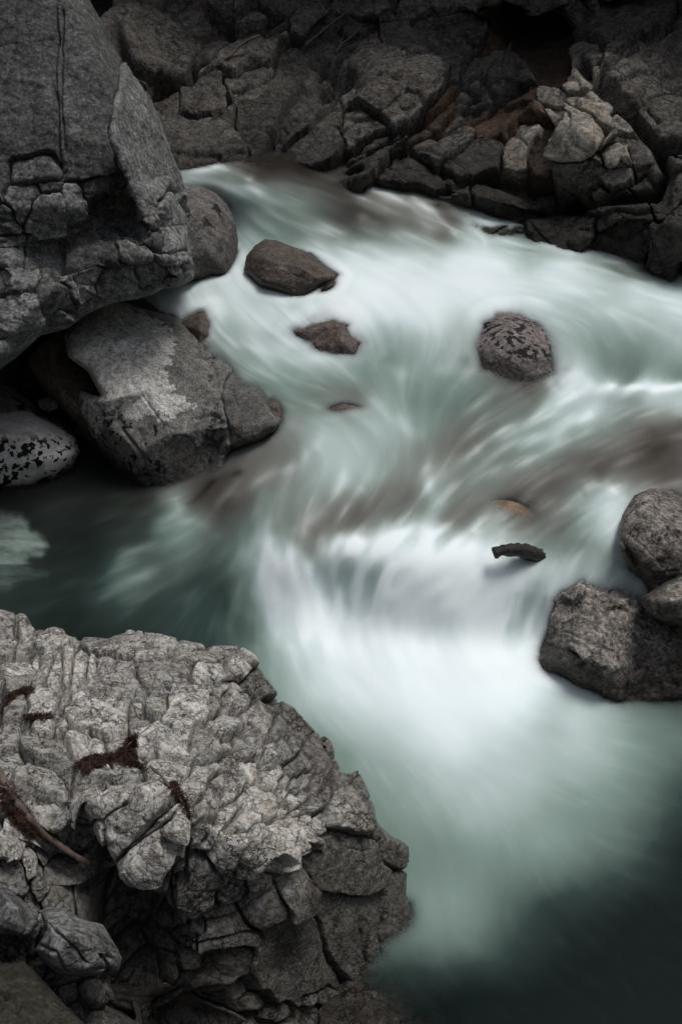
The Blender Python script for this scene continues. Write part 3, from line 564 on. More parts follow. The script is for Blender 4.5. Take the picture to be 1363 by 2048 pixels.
# ================================================================ FOREGROUND FRACTURED ROCK
FG = [(12, 1240, 34, 18, 42), (52, 1250, 26, 20, 50), (10, 1292, 30, 26, 0), (42, 1332, 36, 24, -30), (45, 1300, 20, 18, 0), (108, 1272, 38, 14, 8), (82, 1345, 13, 38, 28, .1), (112, 1345, 12, 36, 20, .5, 0, 0, .9), (138, 1325, 12, 30, 10, .8, 0, 0, 1), (160, 1335, 13, 34, 12, .9, 0, 0, 1), (182, 1325, 9, 26, 12, .7, 0, 0, 1), (222, 1350, 40, 50, 20, -.2, 0, 0, .5),
    (275, 1298, 95, 20, 3, .1, 0, .3, .6), (330, 1335, 60, 22, 12, -.5, 0, 0, .4), (395, 1312, 70, 14, 5, .1, 0, .2, .5), (28, 1408, 34, 20, -25, .5), (85, 1402, 32, 20, -15, .5), (124, 1405, 12, 24, 15, .6), (88, 1448, 22, 13, 10, .3), (126, 1452, 17, 12, -35, .7), (20, 1470, 22, 26, 30, .1), (190, 1440, 52, 34, 20, .6, 0, .1, .9), (180, 1492, 48, 26, 18, .3, 0, .3, .8),
    (95, 1500, 50, 30, 20, .4), (80, 1548, 48, 24, 10, .1), (20, 1530, 26, 30, 60, 0), (250, 1402, 16, 24, 15, .2), (275, 1405, 16, 26, 20, .4), (310, 1410, 26, 26, -20, .3), (280, 1450, 22, 22, 0, .1), (375, 1425, 42, 36, -35, .9, .1, .2, 1), (420, 1350, 40, 26, -15, .3), (440, 1375, 26, 22, 30, -.3), (475, 1335, 32, 22, 30, .7, .2, 0, .9), (505, 1365, 18, 34, 25, .5),
    (475, 1390, 26, 22, 40, .5), (425, 1412, 20, 26, 20, .6), (440, 1450, 26, 26, -30, .7), (450, 1490, 16, 14, 0, .4), (330, 1500, 62, 34, 12, .9, 0, .2, 1), (340, 1545, 50, 24, 15, .7, 0, .3, .95), (400, 1500, 30, 34, 35, .5), (395, 1570, 28, 40, 25, .8, .1, .2, .8), (420, 1600, 26, 46, 12, .6), (485, 1502, 24, 22, 20, .7), (520, 1445, 26, 22, 40, .3), (515, 1480, 22, 24, 40, .5), (550, 1415, 24, 16, 50, .1), (560, 1450, 16, 22, 20, .6),
    (470, 1555, 18, 34, -30, .4), (505, 1545, 16, 32, -35, .6), (540, 1500, 14, 22, -30, .5), (540, 1535, 14, 14, -30, .7), (570, 1500, 15, 18, 20, .8), (596, 1485, 16, 18, 30, .6), (582, 1540, 13, 15, 30, .7), (566, 1565, 13, 11, 35, .6), (590, 1570, 12, 14, 35, .3), (610, 1525, 14, 22, 15, .4), (630, 1510, 16, 36, -25, .5, .4, 0, .8), (560, 1592, 12, 12, 30, .5), (585, 1602, 16, 13, 35, .8), (606, 1596, 12, 12, 35, .4), (612, 1560, 12, 15, 20, .9), (588, 1630, 18, 12, -20, .9),
    (635, 1565, 15, 18, 0, .3), (650, 1585, 15, 14, 20, .8), (625, 1610, 22, 28, 25, .6), (560, 1625, 18, 22, 40, .1), (225, 1550, 60, 16, -5, .7), (240, 1572, 62, 12, 5, .3), (175, 1585, 40, 20, -20, 0), (110, 1600, 50, 26, 10, .2), (60, 1620, 30, 26, 0, -.3), (210, 1608, 70, 22, -30, .7, 0, 0, .9), (270, 1640, 90, 32, -40, 1.1, .1, .2, .8), (300, 1700, 30, 100, 46, 1.5, .5, .5, .85), (350, 1660, 38, 24, -35, 1.6, .1, .2, .9), (190, 1680, 30, 40, 40, .7),
    (385, 1680, 16, 60, 40, -.8), (460, 1580, 18, 40, 10, .5), (475, 1640, 36, 42, -20, .5, .4, .2, .9), (520, 1610, 22, 50, -25, .8), (560, 1680, 56, 44, -15, .9, .2, .5, .9), (450, 1700, 56, 30, -38, 1.1, .3, .4, .9), (495, 1700, 36, 34, -40, 1.2, .6, .4, .7), (400, 1760, 34, 66, 40, .8, .3, .2, .8), (605, 1670, 26, 40, -35, .4, .6, .3, .8), (520, 1760, 26, 18, -30, .1), (600, 1700, 34, 18, -30, .2), (540, 1722, 22, 16, -35, .1),
    (640, 1650, 20, 34, 20, .5), (650, 1685, 16, 22, 0, -.2), (690, 1560, 30, 16, 5, .8, .1, 0, .7), (715, 1580, 16, 32, -15, 1, .3, 0, 1), (695, 1620, 36, 46, 0, .8, .2, .2, .95), (735, 1630, 16, 50, -12, .5), (780, 1690, 34, 44, 0, .1, .5, 0, .4), (520, 1810, 70, 34, -28, .4, .2, .3, .8), (590, 1780, 44, 40, -35, .6, .3, .5, .9), (700, 1740, 70, 70, 10, 0, .2, 0, .45), (700, 1860, 90, 90, 0, -.2, .2, 0, .3), (790, 1850, 34, 90, 5, -.1, .4, 0, .3), (600, 1900, 90, 80, 0, 0, 0, 0, .4),
    (450, 1850, 60, 44, -20, .2), (440, 1930, 40, 60, 15, .1, 0, 0, .6), (350, 1850, 16, 20, 10, .5), (375, 1880, 18, 18, 10, .4), (345, 1900, 18, 16, 0, .2), (385, 1920, 20, 22, 0, .3), (355, 1940, 14, 20, 0, .1), (395, 1850, 20, 18, 10, .3), (300, 1790, 50, 44, 20, 0), (290, 1850, 44, 18, 14, .1), (30, 1680, 34, 46, 20, .3), (20, 1760, 34, 40, 0, .2), (60, 1740, 18, 34, -25, 0), (85, 1780, 18, 22, -30, .1)]
FG = seedfill(FG, -300, 860, 1230, 2200, 62, 50, -30, 9)
rq = random.Random(4)   # blocks low on the rock tinted darker, painting in the shade at the bottom
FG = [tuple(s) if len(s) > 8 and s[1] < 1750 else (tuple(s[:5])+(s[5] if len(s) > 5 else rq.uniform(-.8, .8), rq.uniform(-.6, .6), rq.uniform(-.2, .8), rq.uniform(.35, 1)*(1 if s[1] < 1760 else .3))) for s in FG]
def fg_disp(P, X):
    gul = np.exp(-(line_dist([(100, 1640), (140, 1720), (200, 1800), (290, 1860), (310, 1990), (420, 2060)], X)/50)**2)
    gul2 = np.exp(-(line_dist([(160, 1515), (235, 1515), (290, 1490)], X)/13)**2)
    face = np.clip((X[:, 0]*.35+X[:, 1]-1900)/120, 0, 1)*np.clip((X[:, 0]-400)/100, 0, 1)
    mid = np.clip(1-face*.75, 0, 1)
    a, *_ = facets(P, .11, 71, .5, .5, rot3(20, 10, 35)@np.diag([.6, 1.2, 1]), .35, .08, .3)
    b, *_ = facets(P, .045, 77, .5, .5, rot3(30, 10, 35)@np.diag([.6, 1.2, 1]), .4, .1, .25)
    k = np.clip(fbm(P*2.2, 2, 72)*1.4+.45, .1, 1)
    c3, *_ = facets(P, .02, 79, .5, .5, rot3(30, 10, 35)@np.diag([.5, 1.2, 1]), .4, .12, .25)
    return mid*(.034*a*k+.012*b*k+.004*c3*k)+.014*fbm(P*3.5, 4, 73, .5)*mid+.003*fbm(P*14, 5, 74, .62)+.004*fbm(P*22, 3, 75, .5, True)*(.4+.6*k)+.0045*fbm(P*70, 3, 76)-.38*gul-.06*gul2
D = 200
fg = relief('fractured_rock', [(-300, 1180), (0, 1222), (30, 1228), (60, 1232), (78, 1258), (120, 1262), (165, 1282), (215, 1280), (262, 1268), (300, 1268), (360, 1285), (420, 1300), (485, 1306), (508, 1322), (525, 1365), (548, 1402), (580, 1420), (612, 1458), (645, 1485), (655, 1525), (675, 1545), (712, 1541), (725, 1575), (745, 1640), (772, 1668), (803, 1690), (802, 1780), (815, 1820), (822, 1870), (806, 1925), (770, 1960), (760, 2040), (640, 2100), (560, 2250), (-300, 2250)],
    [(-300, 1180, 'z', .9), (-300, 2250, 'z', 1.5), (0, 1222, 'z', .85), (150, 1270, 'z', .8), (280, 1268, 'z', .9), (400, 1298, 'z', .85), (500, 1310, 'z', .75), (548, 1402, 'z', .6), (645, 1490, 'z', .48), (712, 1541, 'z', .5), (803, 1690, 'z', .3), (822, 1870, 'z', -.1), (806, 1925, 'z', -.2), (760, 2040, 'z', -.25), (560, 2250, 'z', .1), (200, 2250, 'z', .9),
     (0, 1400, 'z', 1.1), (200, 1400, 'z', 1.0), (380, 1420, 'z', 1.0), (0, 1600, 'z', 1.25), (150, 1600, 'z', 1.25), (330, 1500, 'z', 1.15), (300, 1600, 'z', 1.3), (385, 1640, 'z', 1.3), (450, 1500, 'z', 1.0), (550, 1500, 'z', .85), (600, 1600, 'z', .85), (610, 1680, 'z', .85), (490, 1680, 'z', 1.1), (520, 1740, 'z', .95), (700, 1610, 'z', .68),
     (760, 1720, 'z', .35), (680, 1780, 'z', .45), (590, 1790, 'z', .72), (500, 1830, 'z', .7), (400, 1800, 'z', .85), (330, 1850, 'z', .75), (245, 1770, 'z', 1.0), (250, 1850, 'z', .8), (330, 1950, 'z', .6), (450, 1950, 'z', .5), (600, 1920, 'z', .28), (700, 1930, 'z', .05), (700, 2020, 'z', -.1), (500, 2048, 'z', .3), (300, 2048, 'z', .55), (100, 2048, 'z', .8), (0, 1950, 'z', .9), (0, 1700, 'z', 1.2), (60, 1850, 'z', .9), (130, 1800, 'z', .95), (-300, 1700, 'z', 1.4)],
    M_FG, grid=(np.concatenate([np.arange(-310, -20, 12), np.arange(-20, 850, 2.1)]), np.concatenate([np.arange(1170, 2060, 2.1), np.arange(2062, 2260, 12)])), sm=3, roll=(26, .1), seeds=FG, seed_amp=(.058, .08, .01), pw=5, softw=.5, warp=(8, 34), crack_px=3.3, crack_d=.075, disp=fg_disp, wetz=.5, wetspan=.5,  # wet near the river, raised further to paint the lower front's shade
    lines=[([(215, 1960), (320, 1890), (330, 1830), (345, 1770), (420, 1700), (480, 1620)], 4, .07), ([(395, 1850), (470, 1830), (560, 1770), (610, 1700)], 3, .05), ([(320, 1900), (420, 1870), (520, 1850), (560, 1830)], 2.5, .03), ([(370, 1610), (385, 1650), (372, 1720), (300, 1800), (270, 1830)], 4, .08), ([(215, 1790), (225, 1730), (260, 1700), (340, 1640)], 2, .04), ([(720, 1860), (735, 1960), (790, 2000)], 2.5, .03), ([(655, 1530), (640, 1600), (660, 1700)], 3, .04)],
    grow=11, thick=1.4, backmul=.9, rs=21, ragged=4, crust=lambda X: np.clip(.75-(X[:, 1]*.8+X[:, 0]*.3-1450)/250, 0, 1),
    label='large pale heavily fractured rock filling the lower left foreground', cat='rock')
relief('cracked_stone', [(80, 1822), (100, 1815), (130, 1816), (160, 1838), (205, 1850), (225, 1885), (242, 1915), (236, 1940), (205, 1938), (170, 1945), (120, 1950), (90, 1930), (70, 1900), (95, 1862)],
    [(80, 1822, 't', 3.75), (130, 1816, 't', 3.75), (205, 1850, 't', 3.72), (242, 1915, 't', 3.62), (236, 1940, 't', 3.62), (170, 1945, 't', 3.55), (150, 1880, 't', 3.5), (100, 1850, 't', 3.6), (110, 1910, 't', 3.5), (70, 1900, 't', 3.65), (120, 1950, 't', 3.6)],
    M_LEFT, step=2.2, sm=3, roll=(18, .1), disp=bdisp(.02, 4, .008, 14, 81, .03, .15), ragged=3, rs=22, lines=[([(100, 1850), (150, 1900), (175, 1930)], 2.5, .03), ([(150, 1830), (190, 1880), (215, 1935)], 2.5, .03), ([(80, 1890), (110, 1900), (130, 1940)], 3, .03)],
    label='cracked grey stone sitting in the dark hollow of the fractured rock', cat='stone', thick=.3, nowash=True)
relief('layered_stone', [(-120, 1740), (0, 1772), (30, 1785), (55, 1815), (75, 1825), (74, 1850), (55, 1875), (0, 1865), (-120, 1860)],
    [(-120, 1740, 't', 3.9), (0, 1772, 't', 3.85), (55, 1815, 't', 3.8), (75, 1835, 't', 3.75), (20, 1820, 't', 3.6), (0, 1850, 't', 3.6), (55, 1875, 't', 3.68), (-120, 1860, 't', 3.6)], M_LEFT, step=2.5, sm=3, roll=(16, .09), disp=bdisp(.02, 4, .01, 14, 83, .03, .12), rs=23,
    label='flat layered grey stone at the left edge above the mossy one', cat='stone', thick=.3, nowash=True)
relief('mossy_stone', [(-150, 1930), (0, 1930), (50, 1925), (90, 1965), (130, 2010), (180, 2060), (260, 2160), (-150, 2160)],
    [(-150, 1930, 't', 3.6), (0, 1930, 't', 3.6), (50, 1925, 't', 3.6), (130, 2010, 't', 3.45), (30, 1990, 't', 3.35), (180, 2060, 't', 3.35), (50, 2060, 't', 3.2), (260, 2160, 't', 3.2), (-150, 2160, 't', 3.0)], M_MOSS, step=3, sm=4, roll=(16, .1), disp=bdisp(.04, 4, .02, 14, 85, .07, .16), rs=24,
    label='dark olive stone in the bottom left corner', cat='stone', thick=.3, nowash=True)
relief('ledge_stone', [(690, 1960), (790, 1930), (850, 1975), (900, 2040), (960, 2150), (640, 2200), (640, 2020)], [(690, 1960, 'z', .0), (790, 1930, 'z', -.08), (850, 1975, 'z', -.08), (960, 2150, 'z', -.1), (780, 2020, 'z', .02), (640, 2200, 'z', .15), (640, 2020, 'z', .1)],
    M_CLIFF, step=3, sm=3, roll=(12, .05), disp=bdisp(.02, 4, .01, 12, 87, .02, .2), rs=25, wetz=.5, label='dark drowned ledge at the foot of the fractured rock by the bottom edge', cat='rock', thick=.3)

# ---------------------------------------------------------------- driftwood, twigs, litter
bpy.context.view_layer.update()
def tube(pts, rads, seg=7, s=0, knob=.15):
    V = []; F = []; pts = np.array(pts, float); n = len(pts)
    for i in range(n):
        d = pts[min(i+1, n-1)]-pts[max(i-1, 0)]; d /= np.linalg.norm(d)+1e-9
        a = np.cross(d, [0, 0, 1.]); a = a/np.linalg.norm(a) if np.linalg.norm(a) > .05 else np.array([1., 0, 0]); b = np.cross(a, d)
        for k in range(seg):
            th = 2*math.pi*k/seg; r = rads[i]*(1+knob*math.sin(k*2.4+i*1.7+s))
            V.append(pts[i]+r*(math.cos(th)*a+math.sin(th)*b))
    for i in range(n-1):
        for k in range(seg):
            F.append((i*seg+k, i*seg+(k+1) % seg, (i+1)*seg+(k+1) % seg, (i+1)*seg+k))
    c0, c1 = len(V), len(V)+1; V += [pts[0], pts[-1]]
    for k in range(seg):
        F.append((c0, (k+1) % seg, k, k)); F.append((c1, (n-1)*seg+k, (n-1)*seg+(k+1) % seg, (n-1)*seg+(k+1) % seg))
    return np.array(V), F
def mkp(name, V, F, mat, parent=None, origin=None):
    me = bpy.data.meshes.new(name); o0 = np.array(origin) if origin is not None else np.zeros(3)
    me.from_pydata([tuple(v-o0) for v in V], [], [tuple(dict.fromkeys(f)) for f in F]); me.materials.append(mat)
    me.polygons.foreach_set('use_smooth', [True]*len(me.polygons))
    o = bpy.data.objects.new(name, me); C.objects.link(o)
    if parent: o.parent = parent
    elif origin is not None: o.location = tuple(o0)
    return o
rocktree = {}
def surf(objs, px, py):
    """first point of the given rocks along a sight line"""
    key = tuple(o.name for o in objs)
    if key not in rocktree:
        V = []; F = []; n = 0
        for o in objs:
            for m in ([o] if o.type == 'MESH' else list(o.children)):
                me = m.data; a = np.empty(len(me.vertices)*3); me.vertices.foreach_get('co', a); a = a.reshape(-1, 3)+np.array(m.matrix_world.translation)
                V.append(a); F += [[i+n for i in p.vertices] for p in me.polygons] ; n += len(a)
        rocktree[key] = BVHTree.FromPolygons([tuple(v) for v in np.concatenate(V)], F)
    d = rays(np.array(float(px)), np.array(float(py))); L = np.linalg.norm(d)
    h = rocktree[key].ray_cast(Vector(CAM), Vector(d/L))
    return (h[3]/L) if h[0] is not None else None
def stick(name, pp, r0, r1, lift, objs, mat, label, cat='stick', group=None, s=1, seg=7, sub_=4, branches=()):
    def path(pp, lf):
        pts = []
        for (x0, y0), (x1, y1) in zip(pp[:-1], pp[1:]):
            for k in range(sub_): pts.append((x0+(x1-x0)*k/sub_, y0+(y1-y0)*k/sub_))
        pts.append(pp[-1]); ts = [surf(objs, *p) for p in pts]; good = [t for t in ts if t] or [4.]
        ts = np.array([t if t else good[0] for t in ts]); m = min(ts.min()+.12, np.median(ts)+.02)
        ts = np.minimum(ts, m); ts = np.convolve(np.pad(ts, 2, mode='edge'), np.ones(5)/5, 'valid')-lf
        P = at(np.array([p[0] for p in pts]), np.array([p[1] for p in pts]), ts)
        return P+.006*np.stack([fbm(P*9, 2, s), fbm(P*9+5, 2, s), fbm(P*9+9, 2, s)], 1)
    P = path(pp, lift); n = len(P)
    V, F = tube(P, np.linspace(r0, r1, n)*(1+.12*np.sin(np.arange(n)*1.9+s)), seg, s)
    o = mkp(name, V, F, mat, None, P[0]); tag(o, label, cat, group)
    for bp_ in branches:
        Pb = path(bp_, lift); Vb, Fb = tube(Pb, np.linspace(r1*.8, r1*.3, len(Pb)), 5, s)
        mkp('twig', Vb, Fb, mat, o, P[0])
    return o
stick('driftwood', [(-60, 1480), (0, 1545), (30, 1600), (60, 1640), (95, 1672), (135, 1700), (180, 1727)], .019, .012, .03, [fg], M_BARK, 'long reddish-brown driftwood branch lying over the dark hollow at the left edge', s=2, seg=9, branches=([(30, 1600), (15, 1575), (2, 1572)], [(40, 1612), (28, 1590), (34, 1570)]))
stick('stick', [(300, 1530), (320, 1550), (345, 1582), (372, 1612)], .0065, .005, .008, [fg], M_BARK, 'short brown stick slanting down a crevice in the middle of the fractured rock', s=3)
stick('twig', [(498, 1570), (500, 1585), (494, 1600), (496, 1612)], .0026, .0015, .006, [fg], plain_mat('bleached_twig_wood', (.3, .28, .25), (.45, .42, .38), 30), 'thin bleached twig caught on the fractured rock right of centre', 'twig', s=4)
stick('twig', [(232, 1514), (255, 1492), (280, 1468), (300, 1452)], .003, .002, .006, [fg], M_BARK, 'thin twig rising out of the patch of brown needles', 'twig', s=5)
stick('dead_branch', [(455, 118), (478, 92), (505, 76), (522, 72)], .018, .01, .06, [cliff], M_BARK, 'curved grey dead branch on the upper left of the canyon wall', 'branch', s=6)
stick('dead_branch', [(610, 92), (640, 66), (668, 44), (712, 10), (730, -10)], .016, .01, .08, [cliff], M_BARK, 'long straight dead branch slanting up the canyon wall near the top edge', 'branch', s=7, branches=([(680, 18), (700, 25), (722, 45)],))
stick('root', [(672, 108), (682, 90), (700, 76), (722, 55)], .02, .01, .06, [cliff], M_BARK, 'frayed root tuft hanging from the canyon wall below the long branch', 'root', s=8, branches=([(676, 100), (700, 95), (716, 88)], [(680, 95), (705, 84), (728, 72)], [(676, 105), (684, 80), (690, 60)]))
# broken log end sticking out of the falls
lt = float(tz(1000, 1112, .62)); LP = [(985, 1106, lt-.04), (1003, 1101, lt-.04), (1028, 1099, lt-.02), (1052, 1103, lt+.05), (1080, 1114, lt+.17), (1110, 1130, lt+.36)]
LPp = np.array([at(np.array(float(a)), np.array(float(b)), np.array(c)) for a, b, c in LP])
Lq = np.array([LPp[0]]+[LPp[i]+(LPp[i+1]-LPp[i])*k for i in range(5) for k in (.33, .66, 1)])
V, F = tube(Lq, [.034, .036, .032, .032, .037, .040, .042, .044, .046, .047, .048, .05, .05, .05, .05, .05], 14, 3, .2); V += .006*np.stack([fbm(V*30, 3, 1), fbm(V*30+5, 3, 2), fbm(V*30+9, 3, 3)], 1)
mkp('log', V, F, M_WETW, None, Lq[0]); tag(bpy.data.objects['log'], 'short dark wet log sticking out of the falls', 'log')
def litter(name, poly, n, objs, label, seed, L=(.015, .04)):
    rg = random.Random(seed); pl = np.array(poly, float); V = []; F = []; x0, y0 = pl.min(0); x1, y1 = pl.max(0); k = 0; tries = 0
    while k < n and tries < n*6:
        tries += 1; x, y = rg.uniform(x0, x1), rg.uniform(y0, y1)
        if not poly_dist(pl, np.array([[x, y]]))[0][0]: continue
        t = surf(objs, x, y)
        if not t: continue
        p = at(np.array(x), np.array(y), np.array(t-rg.uniform(.002, .02))); a = rg.uniform(0, 6.28); l = rg.uniform(*L); d = np.array([math.cos(a), math.sin(a), rg.uniform(-.3, .5)])*l; w = np.cross(d, [0, 0, 1]); w = w/np.linalg.norm(w)*rg.uniform(.0012, .0024)
        b = len(V); V += [p-d/2-w, p-d/2+w, p+d/2+w*.4, p+d/2-w*.4, p-d/2+np.array([0, 0, .002]), p+d/2+np.array([0, 0, .002])]
        F += [(b, b+1, b+2, b+3), (b, b+4, b+5, b+3), (b+1, b+4, b+5, b+2)]; k += 1
    o = mkp(name, V, F, M_LITTER, None, V[0]); tag(o, label, 'needles', None, 'stuff'); return o
litter('needle_litter', [(145, 1530), (180, 1510), (235, 1505), (255, 1475), (275, 1468), (270, 1520), (300, 1540), (230, 1520), (170, 1545)], 1500, [fg], 'patch of red-brown needles in the crevice of the fractured rock', 1)
litter('needle_litter', [(20, 1385), (60, 1370), (70, 1378), (30, 1395), (0, 1420)], 350, [fg], 'small line of red-brown needles near the left edge of the fractured rock', 2)
litter('needle_litter', [(335, 1570), (350, 1560), (375, 1610), (385, 1640), (365, 1615)], 350, [fg], 'brown needles along the short stick in the fractured rock', 3)
litter('needle_litter', [(45, 1430), (100, 1425), (108, 1436), (60, 1442)], 250, [fg], 'thin strip of red-brown needles above the crevice patch', 4)
litter('needle_litter', [(0, 1540), (40, 1600), (80, 1660), (60, 1690), (20, 1640), (0, 1600)], 700, [fg], 'dark needles piled under the driftwood branch', 5)
litter('needle_litter', [(75, 815), (110, 830), (150, 850), (172, 870), (150, 875), (110, 850), (70, 830)], 900, [bank, bpy.data.objects['white_boulder'], bpy.data.objects['slab_stone']], 'brown needles and bark chips between the white boulder and the slab', 6, (.03, .09))

# ================================================================ WATER
wz = [(-500, 300, 1.75), (350, 340, 1.75), (350, 250, 1.78), (900, 250, 1.7), (1700, 250, 1.4), (450, 355, 1.74), (540, 365, 1.7), (700, 385, 1.6), (830, 410, 1.5), (480, 400, 1.58), (600, 420, 1.5), (720, 450, 1.42), (850, 450, 1.4), (940, 460, 1.32), (400, 440, 1.3), (480, 480, 1.25), (600, 480, 1.3), (720, 490, 1.26), (850, 485, 1.28), (980, 485, 1.24),
    (400, 520, 1.14), (500, 540, 1.14), (700, 560, 1.16), (850, 530, 1.2), (1000, 540, 1.2), (1150, 540, 1.17), (1363, 560, 1.1), (1700, 620, 1.0), (420, 600, 1.0), (560, 600, 1.04), (700, 600, 1.1), (850, 620, 1.08), (1000, 620, 1.07), (1200, 640, 1.04), (1363, 660, 1.0), (450, 680, .88), (600, 650, .98), (620, 700, .86), (520, 690, .87), (740, 690, .9), (850, 690, .95), (940, 700, .95), (1150, 720, .94), (1250, 750, .9), (1363, 760, .88),
    (1700, 800, .85), (560, 760, .76), (700, 750, .8), (850, 760, .82), (1000, 770, .82), (1150, 780, .8), (1280, 800, .84), (600, 830, .7), (700, 830, .74), (800, 830, .74), (950, 850, .74), (1100, 850, .75), (1250, 870, .74), (1363, 880, .74), (1700, 900, .75), (560, 900, .58), (680, 900, .66), (800, 920, .67), (950, 930, .68), (1100, 930, .69), (1250, 960, .7), (1363, 980, .7),
    (440, 950, .3), (380, 1000, .16), (300, 1040, .1), (460, 1010, .34), (540, 980, .5), (640, 1000, .58), (760, 1010, .62), (900, 1010, .64), (1050, 1030, .63), (1180, 1010, .68), (1250, 1030, .64), (400, 1080, .14), (500, 1070, .34), (580, 1080, .46), (680, 1080, .55), (820, 1060, .6), (950, 1080, .6), (1080, 1100, .56), (1200, 1110, .56), (1300, 1150, .5), (1700, 1150, .5), (520, 1140, .26), (600, 1130, .42), (700, 1150, .4), (820, 1130, .54),
    (950, 1150, .5), (1080, 1160, .46), (470, 1200, .08), (550, 1200, .2), (650, 1200, .24), (780, 1200, .36), (900, 1220, .34), (1000, 1220, .3), (1080, 1220, .28), (560, 1280, .06), (700, 1280, .1), (850, 1290, .13), (1000, 1300, .1), (1090, 1300, .08), (1200, 1350, .02), (1363, 1360, 0), (1700, 1400, 0), (650, 1380, .05), (800, 1380, .12), (950, 1400, .1), (1100, 1420, .04), (1250, 1450, 0),
    (700, 1500, .02), (850, 1500, .06), (1000, 1520, .03), (1363, 1600, 0), (800, 1650, 0), (1000, 1700, 0), (900, 1900, 0), (1363, 1900, 0), (1700, 2400, 0), (700, 2400, 0), (-500, 2400, 0), (0, 1100, .04), (200, 1100, .05), (350, 1150, .06), (100, 980, .04), (300, 1250, .03), (0, 1300, .02), (200, 1600, 0), (-500, 1000, .04), (-500, 1600, 0), (250, 960, .05), (100, 900, .05), (-500, 700, .5), (100, 700, .6), (300, 620, .9)]
